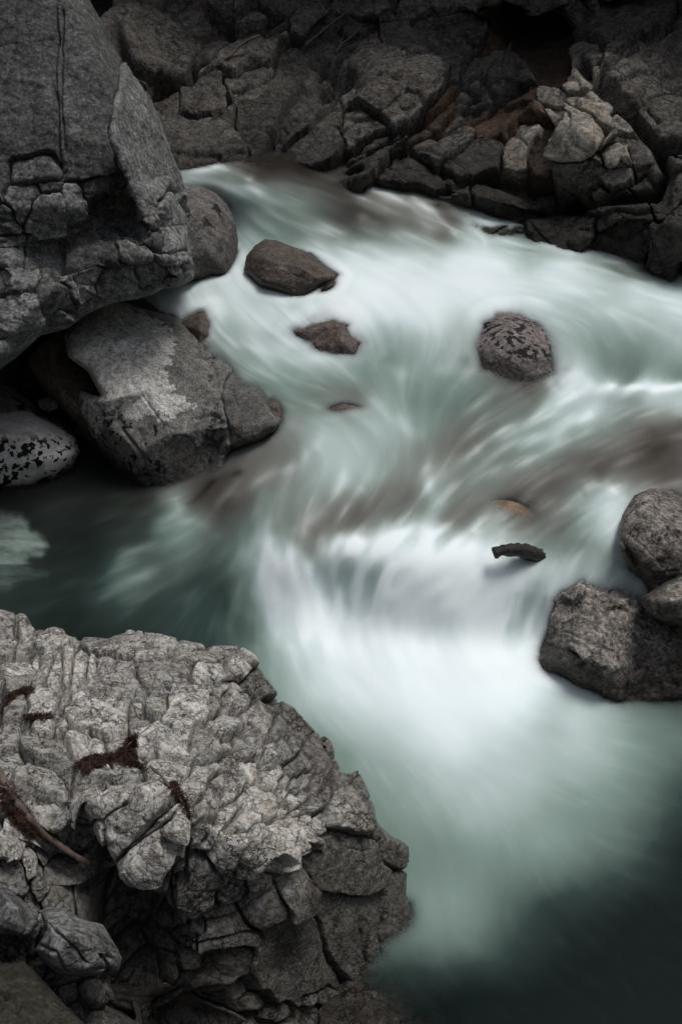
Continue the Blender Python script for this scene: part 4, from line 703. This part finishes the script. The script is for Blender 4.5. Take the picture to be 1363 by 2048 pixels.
FS = """380,350,.42,.3;450,355,.38,.4;520,357,.12,.7;620,365,.1,.7;700,372,.12,.8;480,380,.42,.1;540,385,.36,.2;620,390,.26,.4;700,395,.1,.8;760,392,.3,.8;830,405,.25,.9
490,430,.5,0;560,435,.38,.2;620,440,.3,.3;700,440,.1,.7;780,440,.18,.8;850,445,.3,.7;900,455,.16,.8;945,455,.55,.2;480,480,.5,0;560,478,.4,.1;640,485,.5,.2;720,482,.5,.2;800,480,.5,.2;880,480,.3,.6;960,480,.65,.1;1050,505,.5,.1
380,500,.5,.3;420,540,.6,0;480,520,.7,0;700,520,.85,0;800,520,.9,0;900,520,.9,0;1000,520,.9,0;1100,525,.8,0;1200,530,.55,.2;1290,535,.25,.6;1363,545,.1,.8
350,560,.62,0;450,560,.8,0;550,565,.75,0;700,560,.88,0;800,570,.92,0;900,560,.92,0;1000,565,.92,0;1150,565,.85,0;1300,575,.7,0;1363,580,.6,0;320,600,.6,0;420,605,.85,0;520,600,.7,0;600,600,.76,0;700,600,.92,0;800,605,.92,0;900,600,.88,0;1000,600,.85,0;1150,605,.7,0;1250,600,.75,0;1363,610,.8,0
450,650,.62,0;520,645,.8,0;600,660,.6,.1;780,640,.85,0;850,650,.85,0;920,660,.6,.2;1130,650,.55,0;1200,650,.52,0;1300,650,.58,0;1363,650,.68,0;480,700,.5,.1;550,700,.72,0;640,710,.65,0;700,720,.45,0;780,690,.42,0;850,700,.55,0;910,700,.5,.2;1180,700,.42,0;1250,700,.34,.1;1363,700,.5,0
540,740,.48,0;600,750,.42,.1;700,750,.42,0;800,750,.4,0;900,740,.42,0;980,770,.24,.4;1080,770,.15,.8;1150,745,.7,0;1200,755,.5,0;1260,755,.25,.2;1363,765,.3,.1;570,800,.3,.1;650,790,.25,.4;710,800,.2,.7;760,800,.42,0;830,800,.3,0;900,800,.28,0;960,800,.26,.3;1040,800,.2,.6;1120,795,.55,0;1200,785,.72,0;1300,790,.7,0;1363,800,.72,0
580,850,.35,.4;660,850,.5,0;740,850,.5,0;800,850,.48,0;860,850,.3,.1;920,850,.2,.6;1000,850,.24,.4;1060,850,.4,.2;1130,850,.52,0;1200,850,.45,.2;1300,850,.12,.9;1363,850,.12,.9;500,895,.2,.8;580,900,.3,.6;640,900,.55,0;720,900,.55,0;780,900,.42,.2;860,900,.28,.5;920,900,.18,.8;1000,900,.28,.4;1080,890,.45,.1;1150,900,.25,.6;1250,900,.1,.9;1363,900,.08,1
450,950,.15,.9;540,950,.25,.8;600,950,.38,.4;680,950,.55,.1;740,950,.5,.1;800,950,.3,.6;880,950,.38,.5;950,950,.35,.3;1020,950,.28,.6;1100,950,.12,.9;1200,950,.12,.9;1300,950,.1,1;0,960,.0,.3;100,960,.0,.3;200,960,.0,.3;300,1000,.08,.4
120,1000,.02,.3;250,1010,.05,.3;350,1015,.42,.2;400,1000,.14,.8;460,1000,.08,.95;540,1000,.32,.4;600,1000,.4,.3;660,1000,.34,.6;740,1000,.22,.8;820,1000,.22,.7;870,1000,.46,.1;930,1000,.2,.8;1020,1000,.1,.9;1100,1000,.2,.8;1170,1000,.45,.2;1220,1000,.75,0
200,1060,.03,.2;300,1060,.14,.1;380,1050,.4,0;440,1050,.2,.5;500,1050,.3,.2;560,1050,.4,.3;620,1050,.24,.9;700,1050,.24,.8;800,1045,.45,.4;900,1050,.3,.7;980,1055,.5,.4;1060,1050,.2,.7;1130,1060,.25,.5;1200,1050,.62,0
200,1110,.04,.1;300,1100,.16,.2;400,1110,.2,.1;480,1090,.35,0;540,1100,.72,0;620,1115,.42,.4;700,1095,.75,0;800,1090,.8,0;900,1095,.7,0;960,1110,.72,0;1050,1125,.55,.2;1120,1110,.45,.2;1200,1100,.5,.2;50,1200,.06,.1;150,1160,.05,.1;260,1150,.24,0;360,1150,.16,.1;450,1150,.15,.1;520,1150,.74,0;600,1150,.82,0;660,1150,.5,0;740,1150,.48,0;800,1150,.78,0;900,1150,.86,0;1000,1150,.85,0;1100,1150,.7,0
150,1220,.04,.1;300,1200,.11,.1;400,1200,.12,0;480,1200,.2,0;545,1200,.78,0;620,1200,.85,0;700,1200,.68,0;780,1200,.75,0;900,1200,.86,0;1000,1200,.84,0;1045,1210,.6,.1;1100,1200,.7,0;200,1250,.05,.1;350,1250,.1,0;450,1250,.14,0;500,1260,.25,0;550,1250,.6,0;600,1250,.84,0;700,1250,.88,0;800,1250,.86,0;900,1250,.82,0;1000,1250,.85,0;1040,1255,.62,0;1075,1250,.72,0
480,1300,.2,0;540,1310,.5,0;620,1300,.78,0;720,1300,.93,0;850,1300,.93,0;950,1310,.97,0;1050,1310,.95,0;560,1360,.5,0;650,1350,.82,0;800,1350,.93,0;950,1350,.95,0;1080,1360,.9,0;1140,1400,.6,0;620,1400,.68,0;750,1400,.88,0;900,1400,.93,0;1050,1400,.9,0;1150,1420,.7,0;1250,1430,.42,0;1363,1430,.24,0
640,1450,.5,0;720,1450,.7,0;850,1450,.88,0;950,1450,.86,0;1100,1450,.62,0;1250,1470,.46,0;1363,1480,.27,0;680,1510,.4,0;780,1500,.6,0;900,1500,.84,0;1000,1500,.72,0;1150,1510,.6,0;1300,1520,.32,0;720,1560,.42,0;850,1550,.6,0;950,1550,.65,0;1050,1560,.62,0;1200,1560,.45,0;1363,1570,.15,0
740,1610,.38,0;850,1600,.5,0;950,1610,.6,0;1100,1610,.45,0;1250,1620,.3,0;1363,1620,.1,0;800,1700,.34,0;900,1700,.36,0;1000,1700,.4,0;1100,1700,.4,0;1250,1700,.2,0;1363,1700,.02,0;840,1800,.36,0;920,1800,.4,0;1000,1800,.24,0;1100,1800,.12,0;1250,1800,.03,0;1363,1850,.0,0;850,1870,.3,0;950,1880,.26,0;1080,1890,.06,0;1200,1880,.01,0;850,1960,.06,0;950,1960,.04,0;1100,1980,.0,0;1300,1980,.0,0;850,2060,.0,0;1000,2100,0,0;1300,2100,0,0;1600,2200,0,0;-400,1000,.03,.2;-400,1300,.03,.1;1363,1300,.3,0;1500,1900,0,0;1500,1700,0,0;1363,1750,.02,0;1363,1950,0,0;1363,2060,0,0;100,2200,0,0;1600,1500,.1,0;1600,900,.1,1;1600,600,.6,0;-300,500,.4,0;300,300,.3,.4;1000,300,.3,.5"""
fsd = np.array([[float(x) for x in q.split(',')] for ln in FS.split('\n') for q in ln.split(';') if q])  # near-zero foam bottom right: deep water plus corner darkening put into the colour
FLOW = [[(360, 345), (450, 352), (560, 365), (700, 385), (830, 430), (900, 470)], [(360, 352), (440, 370), (480, 420), (490, 480), (470, 520)], [(450, 362), (520, 390), (580, 440), (640, 490)], [(520, 368), (620, 400), (720, 450), (790, 485)], [(640, 375), (740, 400), (830, 440), (890, 480)], [(830, 400), (880, 430), (950, 480), (1050, 510)], [(400, 470), (420, 530), (430, 600), (470, 680), (540, 740), (620, 770)],
    [(480, 530), (560, 550), (620, 580), (660, 610), (740, 650), (780, 700)], [(450, 580), (520, 610), (540, 660), (560, 720)], [(600, 600), (620, 650), (640, 700)], [(660, 500), (760, 520), (900, 530), (1100, 545), (1363, 590)], [(680, 560), (780, 580), (900, 600), (1100, 600), (1363, 640)], [(760, 560), (800, 620), (780, 680), (720, 730)], [(900, 560), (870, 640), (860, 710), (840, 780), (800, 830)],
    [(1000, 600), (1100, 630), (1170, 700), (1200, 760)], [(1200, 600), (1250, 660), (1260, 740)], [(960, 620), (920, 690), (880, 740), (800, 780)], [(1363, 770), (1250, 770), (1150, 800), (1050, 870), (950, 930), (870, 1000)], [(1363, 800), (1250, 830), (1150, 880), (1050, 930), (950, 1010)], [(1363, 880), (1250, 900), (1150, 950), (1060, 1020), (980, 1070)], [(1160, 740), (1060, 800), (960, 850), (880, 910), (830, 990), (780, 1050)],
    [(500, 730), (620, 745), (720, 770), (760, 810), (740, 860)], [(560, 780), (640, 800), (700, 830), (760, 850), (830, 890), (870, 912)], [(560, 880), (640, 850), (720, 850), (790, 880), (820, 920)], [(700, 870), (710, 930), (670, 1000), (620, 1060)], [(800, 930), (760, 960), (690, 1010), (640, 1080)], [(620, 880), (560, 930), (480, 980), (380, 1020), (280, 1060)], [(560, 930), (540, 1000), (560, 1080)], [(880, 940), (850, 1010), (800, 1060)], [(900, 1010), (870, 1060)],
    [(1300, 970), (1200, 980), (1130, 1020), (1050, 1060), (990, 1080)], [(1240, 980), (1220, 1050), (1180, 1120), (1120, 1200)], [(420, 1010), (460, 1060), (540, 1090), (560, 1150), (545, 1260), (560, 1330)], [(560, 1080), (600, 1150), (620, 1250), (650, 1330)], [(700, 1080), (640, 1130), (640, 1220), (680, 1320)], [(820, 1060), (740, 1110), (690, 1180), (690, 1280)], [(920, 1080), (830, 1130), (770, 1200), (760, 1300)], [(990, 1100), (900, 1160), (850, 1240), (840, 1310)],
    [(1010, 1120), (990, 1200), (970, 1310)], [(1070, 1120), (1040, 1200), (1020, 1310)], [(1130, 1130), (1085, 1200), (1060, 1300)], [(520, 1090), (440, 1130), (380, 1200), (350, 1260)], [(480, 1080), (360, 1120), (240, 1170), (120, 1220)], [(480, 1120), (460, 1200), (480, 1290)], [(300, 1030), (200, 1070), (100, 1120)], [(580, 1330), (680, 1440), (760, 1560), (820, 1700), (880, 1830), (960, 1900)], [(640, 1320), (760, 1430), (900, 1560), (1020, 1700), (1100, 1800)],
    [(760, 1320), (880, 1420), (1050, 1540), (1250, 1640), (1400, 1700)], [(900, 1330), (1030, 1410), (1200, 1480), (1400, 1520)], [(1040, 1340), (1150, 1420), (1300, 1460), (1450, 1470)], [(1000, 1700), (920, 1780), (850, 1830)], [(380, 960), (250, 980), (100, 1000)]]
WS = 3
wxs = np.concatenate([np.arange(-500, -20, 16), np.arange(-20, 1390, WS), np.arange(1392, 1720, 16)]); wys = np.concatenate([np.arange(305, 2070, WS), np.arange(2072, 2400, 16)])
nx, ny = len(wxs), len(wys); PX, PY = np.meshgrid(wxs, wys); X = np.stack([PX.ravel(), PY.ravel()], 1).astype(float)
# regular work grid for flow and streaks
gx0, gy0, gs = -60, 270, 3; GX, GY = np.meshgrid(np.arange(gx0, 1430, gs), np.arange(gy0, 2110, gs)); gh, gw = GX.shape
cs = 4; CX, CY = GX[::cs, ::cs], GY[::cs, ::cs]; fx = np.zeros(CX.shape); fw = np.zeros(CX.shape); fy = np.zeros(CX.shape)
for pl in FLOW:
    for (a, b), (c, d) in zip(pl[:-1], pl[1:]):
        L = math.hypot(c-a, d-b)
        for k in range(max(1, int(L/25))):
            u = (k+.5)/max(1, int(L/25)); r2 = (CX-a-(c-a)*u)**2+(CY-b-(d-b)*u)**2
            w = np.exp(-r2/(2*65**2))+1e-3/(1+r2/9e4)**2; fx += w*(c-a)/L; fy += w*(d-b)/L; fw += w
def bil(A, x, y):
    x = np.clip(x, 0, A.shape[1]-1.001); y = np.clip(y, 0, A.shape[0]-1.001); i = x.astype(int); j = y.astype(int); u = x-i; v = y-j
    return (A[j, i]*(1-u)+A[j, i+1]*u)*(1-v)+(A[j+1, i]*(1-u)+A[j+1, i+1]*u)*v
ii, jj = np.meshgrid(np.arange(gw)/cs, np.arange(gh)/cs); coh = bil(np.hypot(fx, fy)/fw, ii, jj)**3; fx = bil(fx, ii, jj); fy = bil(fy, ii, jj); m = np.hypot(fx, fy)+1e-9; fx /= m; fy /= m
rs_ = np.random.RandomState(5)
def lic(N, n, st=1.):
    j0, i0 = np.mgrid[0:gh, 0:gw].astype(float); acc = N.copy(); tw = 1.
    for sg in (1, -1):
        x, y = i0.copy(), j0.copy()
        for k in range(1, n):
            a = bil(fx, x, y); b = bil(fy, x, y); x += sg*a*st; y += sg*b*st; w = .5+.5*math.cos(math.pi*k/n)
            acc += w*bil(N, x, y); tw += w
    acc /= tw; acc -= blur(acc, 60); return acc/acc.std()
white = rs_.randn(gh, gw)
s1 = lic(white, 14, 1.2); n2_ = blur(rs_.randn(gh, gw), 6); n2_ /= n2_.std(); s2 = lic(n2_, 14, 1.6)
n3_ = blur(rs_.randn(gh, gw), 30); n3_ /= n3_.std(); s3 = lic(n3_, 8, 2.)
pm = np.clip(.55+.6*s3, .1, 1.3)
streak = .34*s1*pm+.34*s2*pm+.42*s3
def gsample(A): return bil(A, (X[:, 0]-gx0)/gs, (X[:, 1]-gy0)/gs)
sk = gsample(streak); skf = gsample(s2); skc = gsample(s3)
def adv(k): # carry the control map a little way along the stream so that its shapes run with the current
    x = X[:, 0].copy(); y = X[:, 1].copy()
    return x, y
Wn = np.concatenate([X/55, np.full((len(X), 1), 7.)], 1); Xw = X+9*np.stack([fbm(Wn, 4, 1), fbm(Wn+20, 4, 2)], 1)
fs_ = tps(fsd[:, :2], fsd[:, 2:], Xw); f = np.clip(fs_[:, 0]+.10*np.clip(1-np.abs(X[:, 1]-860)/330, 0, 1)*np.clip((X[:, 0]-420)/80, 0, 1)*(1-np.clip(fs_[:, 0], 0, 1)), 0, 1); silt = np.clip(fs_[:, 1], 0, 1)
STR = [([(1363, 768), (1250, 772), (1150, 790), (1060, 840), (960, 900)], 12, .2), ([(740, 815), (790, 840), (840, 880)], 14, .14), ([(690, 960), (660, 1000), (600, 1060)], 16, .2), ([(720, 980), (690, 1010), (650, 1080)], 8, .15), ([(860, 940), (870, 1000), (850, 1050)], 12, .25), ([(640, 880), (600, 920), (520, 960), (440, 1000)], 10, .2), ([(540, 1000), (530, 1060), (540, 1110)], 14, .2), ([(1110, 780), (1040, 840), (950, 900), (890, 950)], 9, .18), ([(1180, 830), (1080, 900), (990, 950)], 12, .18),
    ([(735, 385), (800, 415), (860, 460)], 14, .28), ([(830, 395), (870, 430), (910, 470)], 7, .35), ([(905, 425), (940, 450), (975, 482)], 7, .4), ([(700, 375), (760, 388), (820, 420)], 8, .15), ([(450, 366), (560, 400), (650, 470)], 16, .15), ([(360, 340), (440, 340), (500, 352)], 5, .35), ([(345, 362), (420, 362), (480, 372), (520, 385)], 6, .25), ([(1180, 975), (1215, 968), (1250, 990)], 8, .25), ([(1000, 1070), (1060, 1060), (1120, 1020), (1160, 990)], 7, .2), ([(950, 1060), (970, 1030), (1000, 1010)], 8, .3), ([(480, 945), (420, 975), (385, 1010)], 6, -.2),
    ([(640, 620), (600, 640), (585, 690)], 12, .1), ([(740, 1180), (760, 1130), (810, 1085)], 9, -.16), ([(690, 1210), (715, 1170)], 9, -.1), ([(1035, 1190), (1025, 1260)], 7, -.2), ([(1060, 1180), (1062, 1270)], 6, .15), ([(1085, 1200), (1075, 1270)], 6, -.15), ([(680, 1110), (760, 1085), (860, 1085), (960, 1110)], 26, .2), ([(560, 1110), (570, 1180), (590, 1250)], 26, .12), ([(800, 1150), (860, 1180), (980, 1190)], 36, .12), ([(740, 1230), (900, 1240), (1000, 1240)], 30, .16), ([(680, 1120), (800, 1120), (950, 1150)], 36, .2), ([(720, 1180), (850, 1200), (1000, 1210)], 40, .18), ([(540, 1190), (700, 1190), (860, 1180), (1010, 1190)], 60, .2), ([(560, 1150), (600, 1200), (640, 1260)], 40, .12), ([(1140, 1095), (1190, 1090), (1230, 1120)], 14, -.1), ([(640, 1130), (610, 1090), (560, 1060)], 14, -.16), ([(700, 1085), (780, 1062), (860, 1068), (930, 1085)], 12, .18), ([(520, 1130), (540, 1105), (580, 1110), (615, 1150)], 14, .15), ([(640, 1060), (720, 1040), (790, 1030)], 16, -.15), ([(880, 1040), (960, 1050)], 12, -.1), ([(700, 1180), (660, 1150)], 12, -.1), ([(500, 1130), (495, 1200), (505, 1280)], 12, -.12), ([(350, 1010), (375, 1040), (440, 1070)], 10, .12), ([(240, 1160), (290, 1150)], 14, .16), ([(330, 1070), (300, 1090), (240, 1110)], 10, .1),
    ([(1100, 760), (1150, 745), (1190, 765), (1230, 775)], 12, .22), ([(1230, 770), (1300, 776), (1380, 772)], 7, .35), ([(960, 750), (900, 735), (840, 745)], 12, .15), ([(780, 690), (760, 720), (800, 745)], 10, .14), ([(500, 560), (570, 560), (620, 585)], 10, .12), ([(470, 690), (560, 712), (680, 720)], 10, .15), ([(1200, 520), (1280, 530), (1363, 550)], 6, .2), ([(1150, 515), (1250, 545), (1330, 560)], 8, -.25)]
for pl, w_, a in STR:
    w2 = w_*1.8; q = line_dist(pl, Xw+.4*(Xw-X)); f = f+a*.75*(.7+.3*np.clip(skc, -1, 2))*(.45*np.exp(-(q/w_)**2)+.55*np.exp(-(q/w2)**2))
amp = .004+.06*np.clip(f*(1-f)*4, 0, 1)*np.clip((1500-X[:, 1])/500, .15, 1)
amp = amp*gsample(coh)*np.where(X[:, 1] < 1050, 1.25, 1.); f = np.clip(f+1.25*amp*sk, 0, 1)
# raft of scum drifting in the eddy
rp = rough([(-60, 1015), (20, 1018), (38, 1030), (55, 1055), (80, 1070), (98, 1090), (85, 1105), (60, 1108), (50, 1125), (95, 1140), (90, 1155), (40, 1170), (15, 1182), (-60, 1190)], 14, 4, 8)
Wq = np.concatenate([X/22, np.full((len(X), 1), 2.)], 1); i_, d_, _ = poly_dist(rp, X+5*np.stack([fbm(Wq, 4, 1), fbm(Wq+9, 4, 2)], 1))
scum = np.clip(.5+np.where(i_, d_, -d_)/18, 0, 1)*(.27+.2*fbm(Wq*np.array([.5, 2., 1]), 6, 7, .65))*np.where(X[:, 1] > 1128, .55, 1.)
f = np.maximum(f, np.clip(scum, 0, 1))
z = tps([(a, b) for a, b, c in wz], [c for a, b, c in wz], X)[:, 0]
for (hx, hy, hr, hq, ha) in [(560, 1140, 60, 70, .05), (870, 1105, 120, 45, .07), (700, 1105, 60, 35, .04), (655, 1190, 40, 50, -.05), (670, 1045, 80, 28, -.05), (760, 845, 70, 30, .04), (620, 890, 60, 30, .04), (690, 800, 70, 25, -.04), (560, 560, 90, 30, .05), (450, 560, 60, 40, .03), (560, 650, 110, 22, .06), (560, 735, 110, 22, -.04), (1220, 785, 110, 18, .06), (1060, 800, 90, 30, -.05),
    (850, 520, 150, 25, .07), (1080, 520, 120, 25, .05), (720, 450, 90, 25, -.05), (880, 440, 60, 18, -.04), (900, 930, 110, 25, -.05), (1000, 880, 80, 22, .03), (1210, 985, 60, 22, .08), (1120, 960, 90, 20, -.03), (850, 970, 40, 40, .03), (440, 1015, 45, 25, -.04), (370, 1025, 45, 22, .04), (780, 1320, 160, 35, .06), (1000, 1330, 110, 30, .05), (1050, 1240, 20, 50, -.03)]:
    z = z+.45*ha*np.exp(-((X[:, 0]-hx)/hr)**2-((X[:, 1]-hy)/hq/1.25)**2)
vis = (X[:, 0] > -30) & (X[:, 0] < 1395)
lower = np.clip((1500-X[:, 1])/300, .15, 1)
z = z+(.0012*skc)*lower*np.where(vis, 1, 0)*np.clip((X[:, 0]-300)/200, .2, 1)
t = tz(X[:, 0], X[:, 1], z)
P = at(X[:, 0], X[:, 1], t)
# clearness near anything the water washes over
clear = np.ones(len(X)); trees = []
for V, F in BV:
    lo = V[np.unique(F)].min(0)-.15; hi = V[np.unique(F)].max(0)+.15
    m = np.where((P > lo).all(1) & (P < hi).all(1) & vis)[0]
    if len(m) == 0: continue
    # only faces near the water level matter
    fz = V[F[:, 0]]; keep = np.zeros(len(F), bool)
    zlo, zhi = P[m, 2].min()-.4, P[m, 2].max()+.4; keep = (fz[:, 2] > zlo) & (fz[:, 2] < zhi)
    if not keep.any(): continue
    u, inv = np.unique(F[keep], return_inverse=True)
    T = BVHTree.FromPolygons(V[u].tolist(), inv.reshape(F[keep].shape).tolist())
    fn = T.find_nearest
    for i in m:
        h = fn(Vector(P[i]), .16)
        if h[0] is not None and h[3] < .16: clear[i] = min(clear[i], h[3]/.16)
f = np.clip(f+.3*f*(1-clear), 0, 1)
op = np.clip(1-np.exp(-(clear*.16)/(.048-.022*f)), 0, 1); op[clear >= 1] = 1; op = np.clip(op, 0, 1)
blend = np.clip((clear-.75)/.25, 0, 1); op = op*(1-blend)+blend
ix = np.arange(nx*ny).reshape(ny, nx); F = np.stack([ix[:-1, :-1], ix[1:, :-1], ix[1:, 1:], ix[:-1, 1:]], 2).reshape(-1, 4)
mw = bpy.data.materials.new('white_water'); mw.use_nodes = True; nt = mw.node_tree; nt.nodes.clear(); L = nt.links
af = nd(nt, 'ShaderNodeAttribute', _attribute_name='foam'); asl = nd(nt, 'ShaderNodeAttribute', _attribute_name='silt'); ao = nd(nt, 'ShaderNodeAttribute', _attribute_name='opacity')
cg = ramp(nt, af.outputs['Fac'], [(0, (.004, .009, .0085)), (.12, (.03, .05, .045)), (.4, (.2, .275, .245)), (.7, (.5, .6, .585)), (.9, (.75, .85, .86)), (1, (.86, .94, .95))])
cb = ramp(nt, af.outputs['Fac'], [(0, (.03, .026, .021)), (.12, (.085, .077, .068)), (.4, (.25, .245, .225)), (.7, (.54, .57, .55)), (.9, (.78, .83, .83)), (1, (.88, .92, .92))])
col = mixc(nt, asl.outputs['Fac'], cg, cb)
pb = nd(nt, 'ShaderNodeBsdfPrincipled'); L.new(col, pb.inputs['Base Color']); L.new(ramp(nt, af.outputs['Fac'], [(0, .1), (.2, .4), (.5, 1)]), pb.inputs['Roughness'])
L.new(ramp(nt, af.outputs['Fac'], [(0, .14), (.4, .05), (.7, .0)]), pb.inputs['Specular IOR Level']); pb.inputs['IOR'].default_value = 1.33
tr = nd(nt, 'ShaderNodeBsdfTransparent'); ms = nd(nt, 'ShaderNodeMixShader'); L.new(ao.outputs['Fac'], ms.inputs[0]); L.new(tr.outputs[0], ms.inputs[1]); L.new(pb.outputs[0], ms.inputs[2])
oo = nd(nt, 'ShaderNodeOutputMaterial'); L.new(ms.outputs[0], oo.inputs[0])
water = mk('river_water', P, F, mw, None, {'foam': f, 'silt': silt, 'opacity': op}, np.array([0, 6, 0]))
tag(water, 'silky white and green river water rushing over the rocks', None, None, 'structure')
# river bed under it
bx = np.arange(-520, 1740, 14); by = np.arange(290, 2420, 14); BX, BY = np.meshgrid(bx, by); XB = np.stack([BX.ravel(), BY.ravel()], 1).astype(float)
zb = tps([(a, b) for a, b, c in wz], [c for a, b, c in wz], XB)[:, 0]-.16
PB = at(XB[:, 0], XB[:, 1], tz(XB[:, 0], XB[:, 1], zb)); PB[:, 2] -= .1+.1*fbm(PB*2, 3, 4)
ix = np.arange(len(bx)*len(by)).reshape(len(by), len(bx)); FB = np.stack([ix[:-1, :-1], ix[1:, :-1], ix[1:, 1:], ix[:-1, 1:]], 2).reshape(-1, 4); n = len(PB)
bed = mk('riverbed', PB, FB, M_UNDER, None, {'tint': np.full(n, .5), 'wet': np.full(n, .6), 'spot': np.zeros(n), 'crust': np.zeros(n)}, np.array([0, 6, -.3]))
tag(bed, 'brown stony riverbed under the water', None, None, 'structure')
# unseen gorge slopes added round the viewpoint to shut out low skylight
th = np.linspace(0, 2*math.pi, 97); rr_ = np.concatenate([[0], np.linspace(.85, 1, 4), np.linspace(1.1, 5, 22)]); V = []
for r in rr_:
    for a in th[:-1]:
        x = 7.2*math.sin(a); y = 5.0+8.6*math.cos(a)
        V.append((x*r if r <= 1 else x+(r-1)*9*math.sin(a), 5+(y-5)*r if r <= 1 else y+(r-1)*9*math.cos(a), -1.2 if r <= .9 else -1.2+max(0, r-.95)*7.5))
V = np.array(V); V += np.array([1, 1, .6])*.5*np.stack([fbm(V*.5, 4, 1), fbm(V*.5+9, 4, 2), fbm(V*.5+4, 4, 3)], 1); m_ = 96; F = []
for i in range(len(rr_)-1):
    for k in range(m_): F.append((i*m_+k, i*m_+(k+1) % m_, (i+1)*m_+(k+1) % m_, (i+1)*m_+k))
gb = mkp('added_gorge_slope', V, F, plain_mat('added_slope_ground', (.03, .032, .024), (.08, .075, .06), 2, .9), None, (0, 5, -1.2)); tag(gb, 'unseen steep slopes added around the river to narrow the skylight', None, None, 'structure')
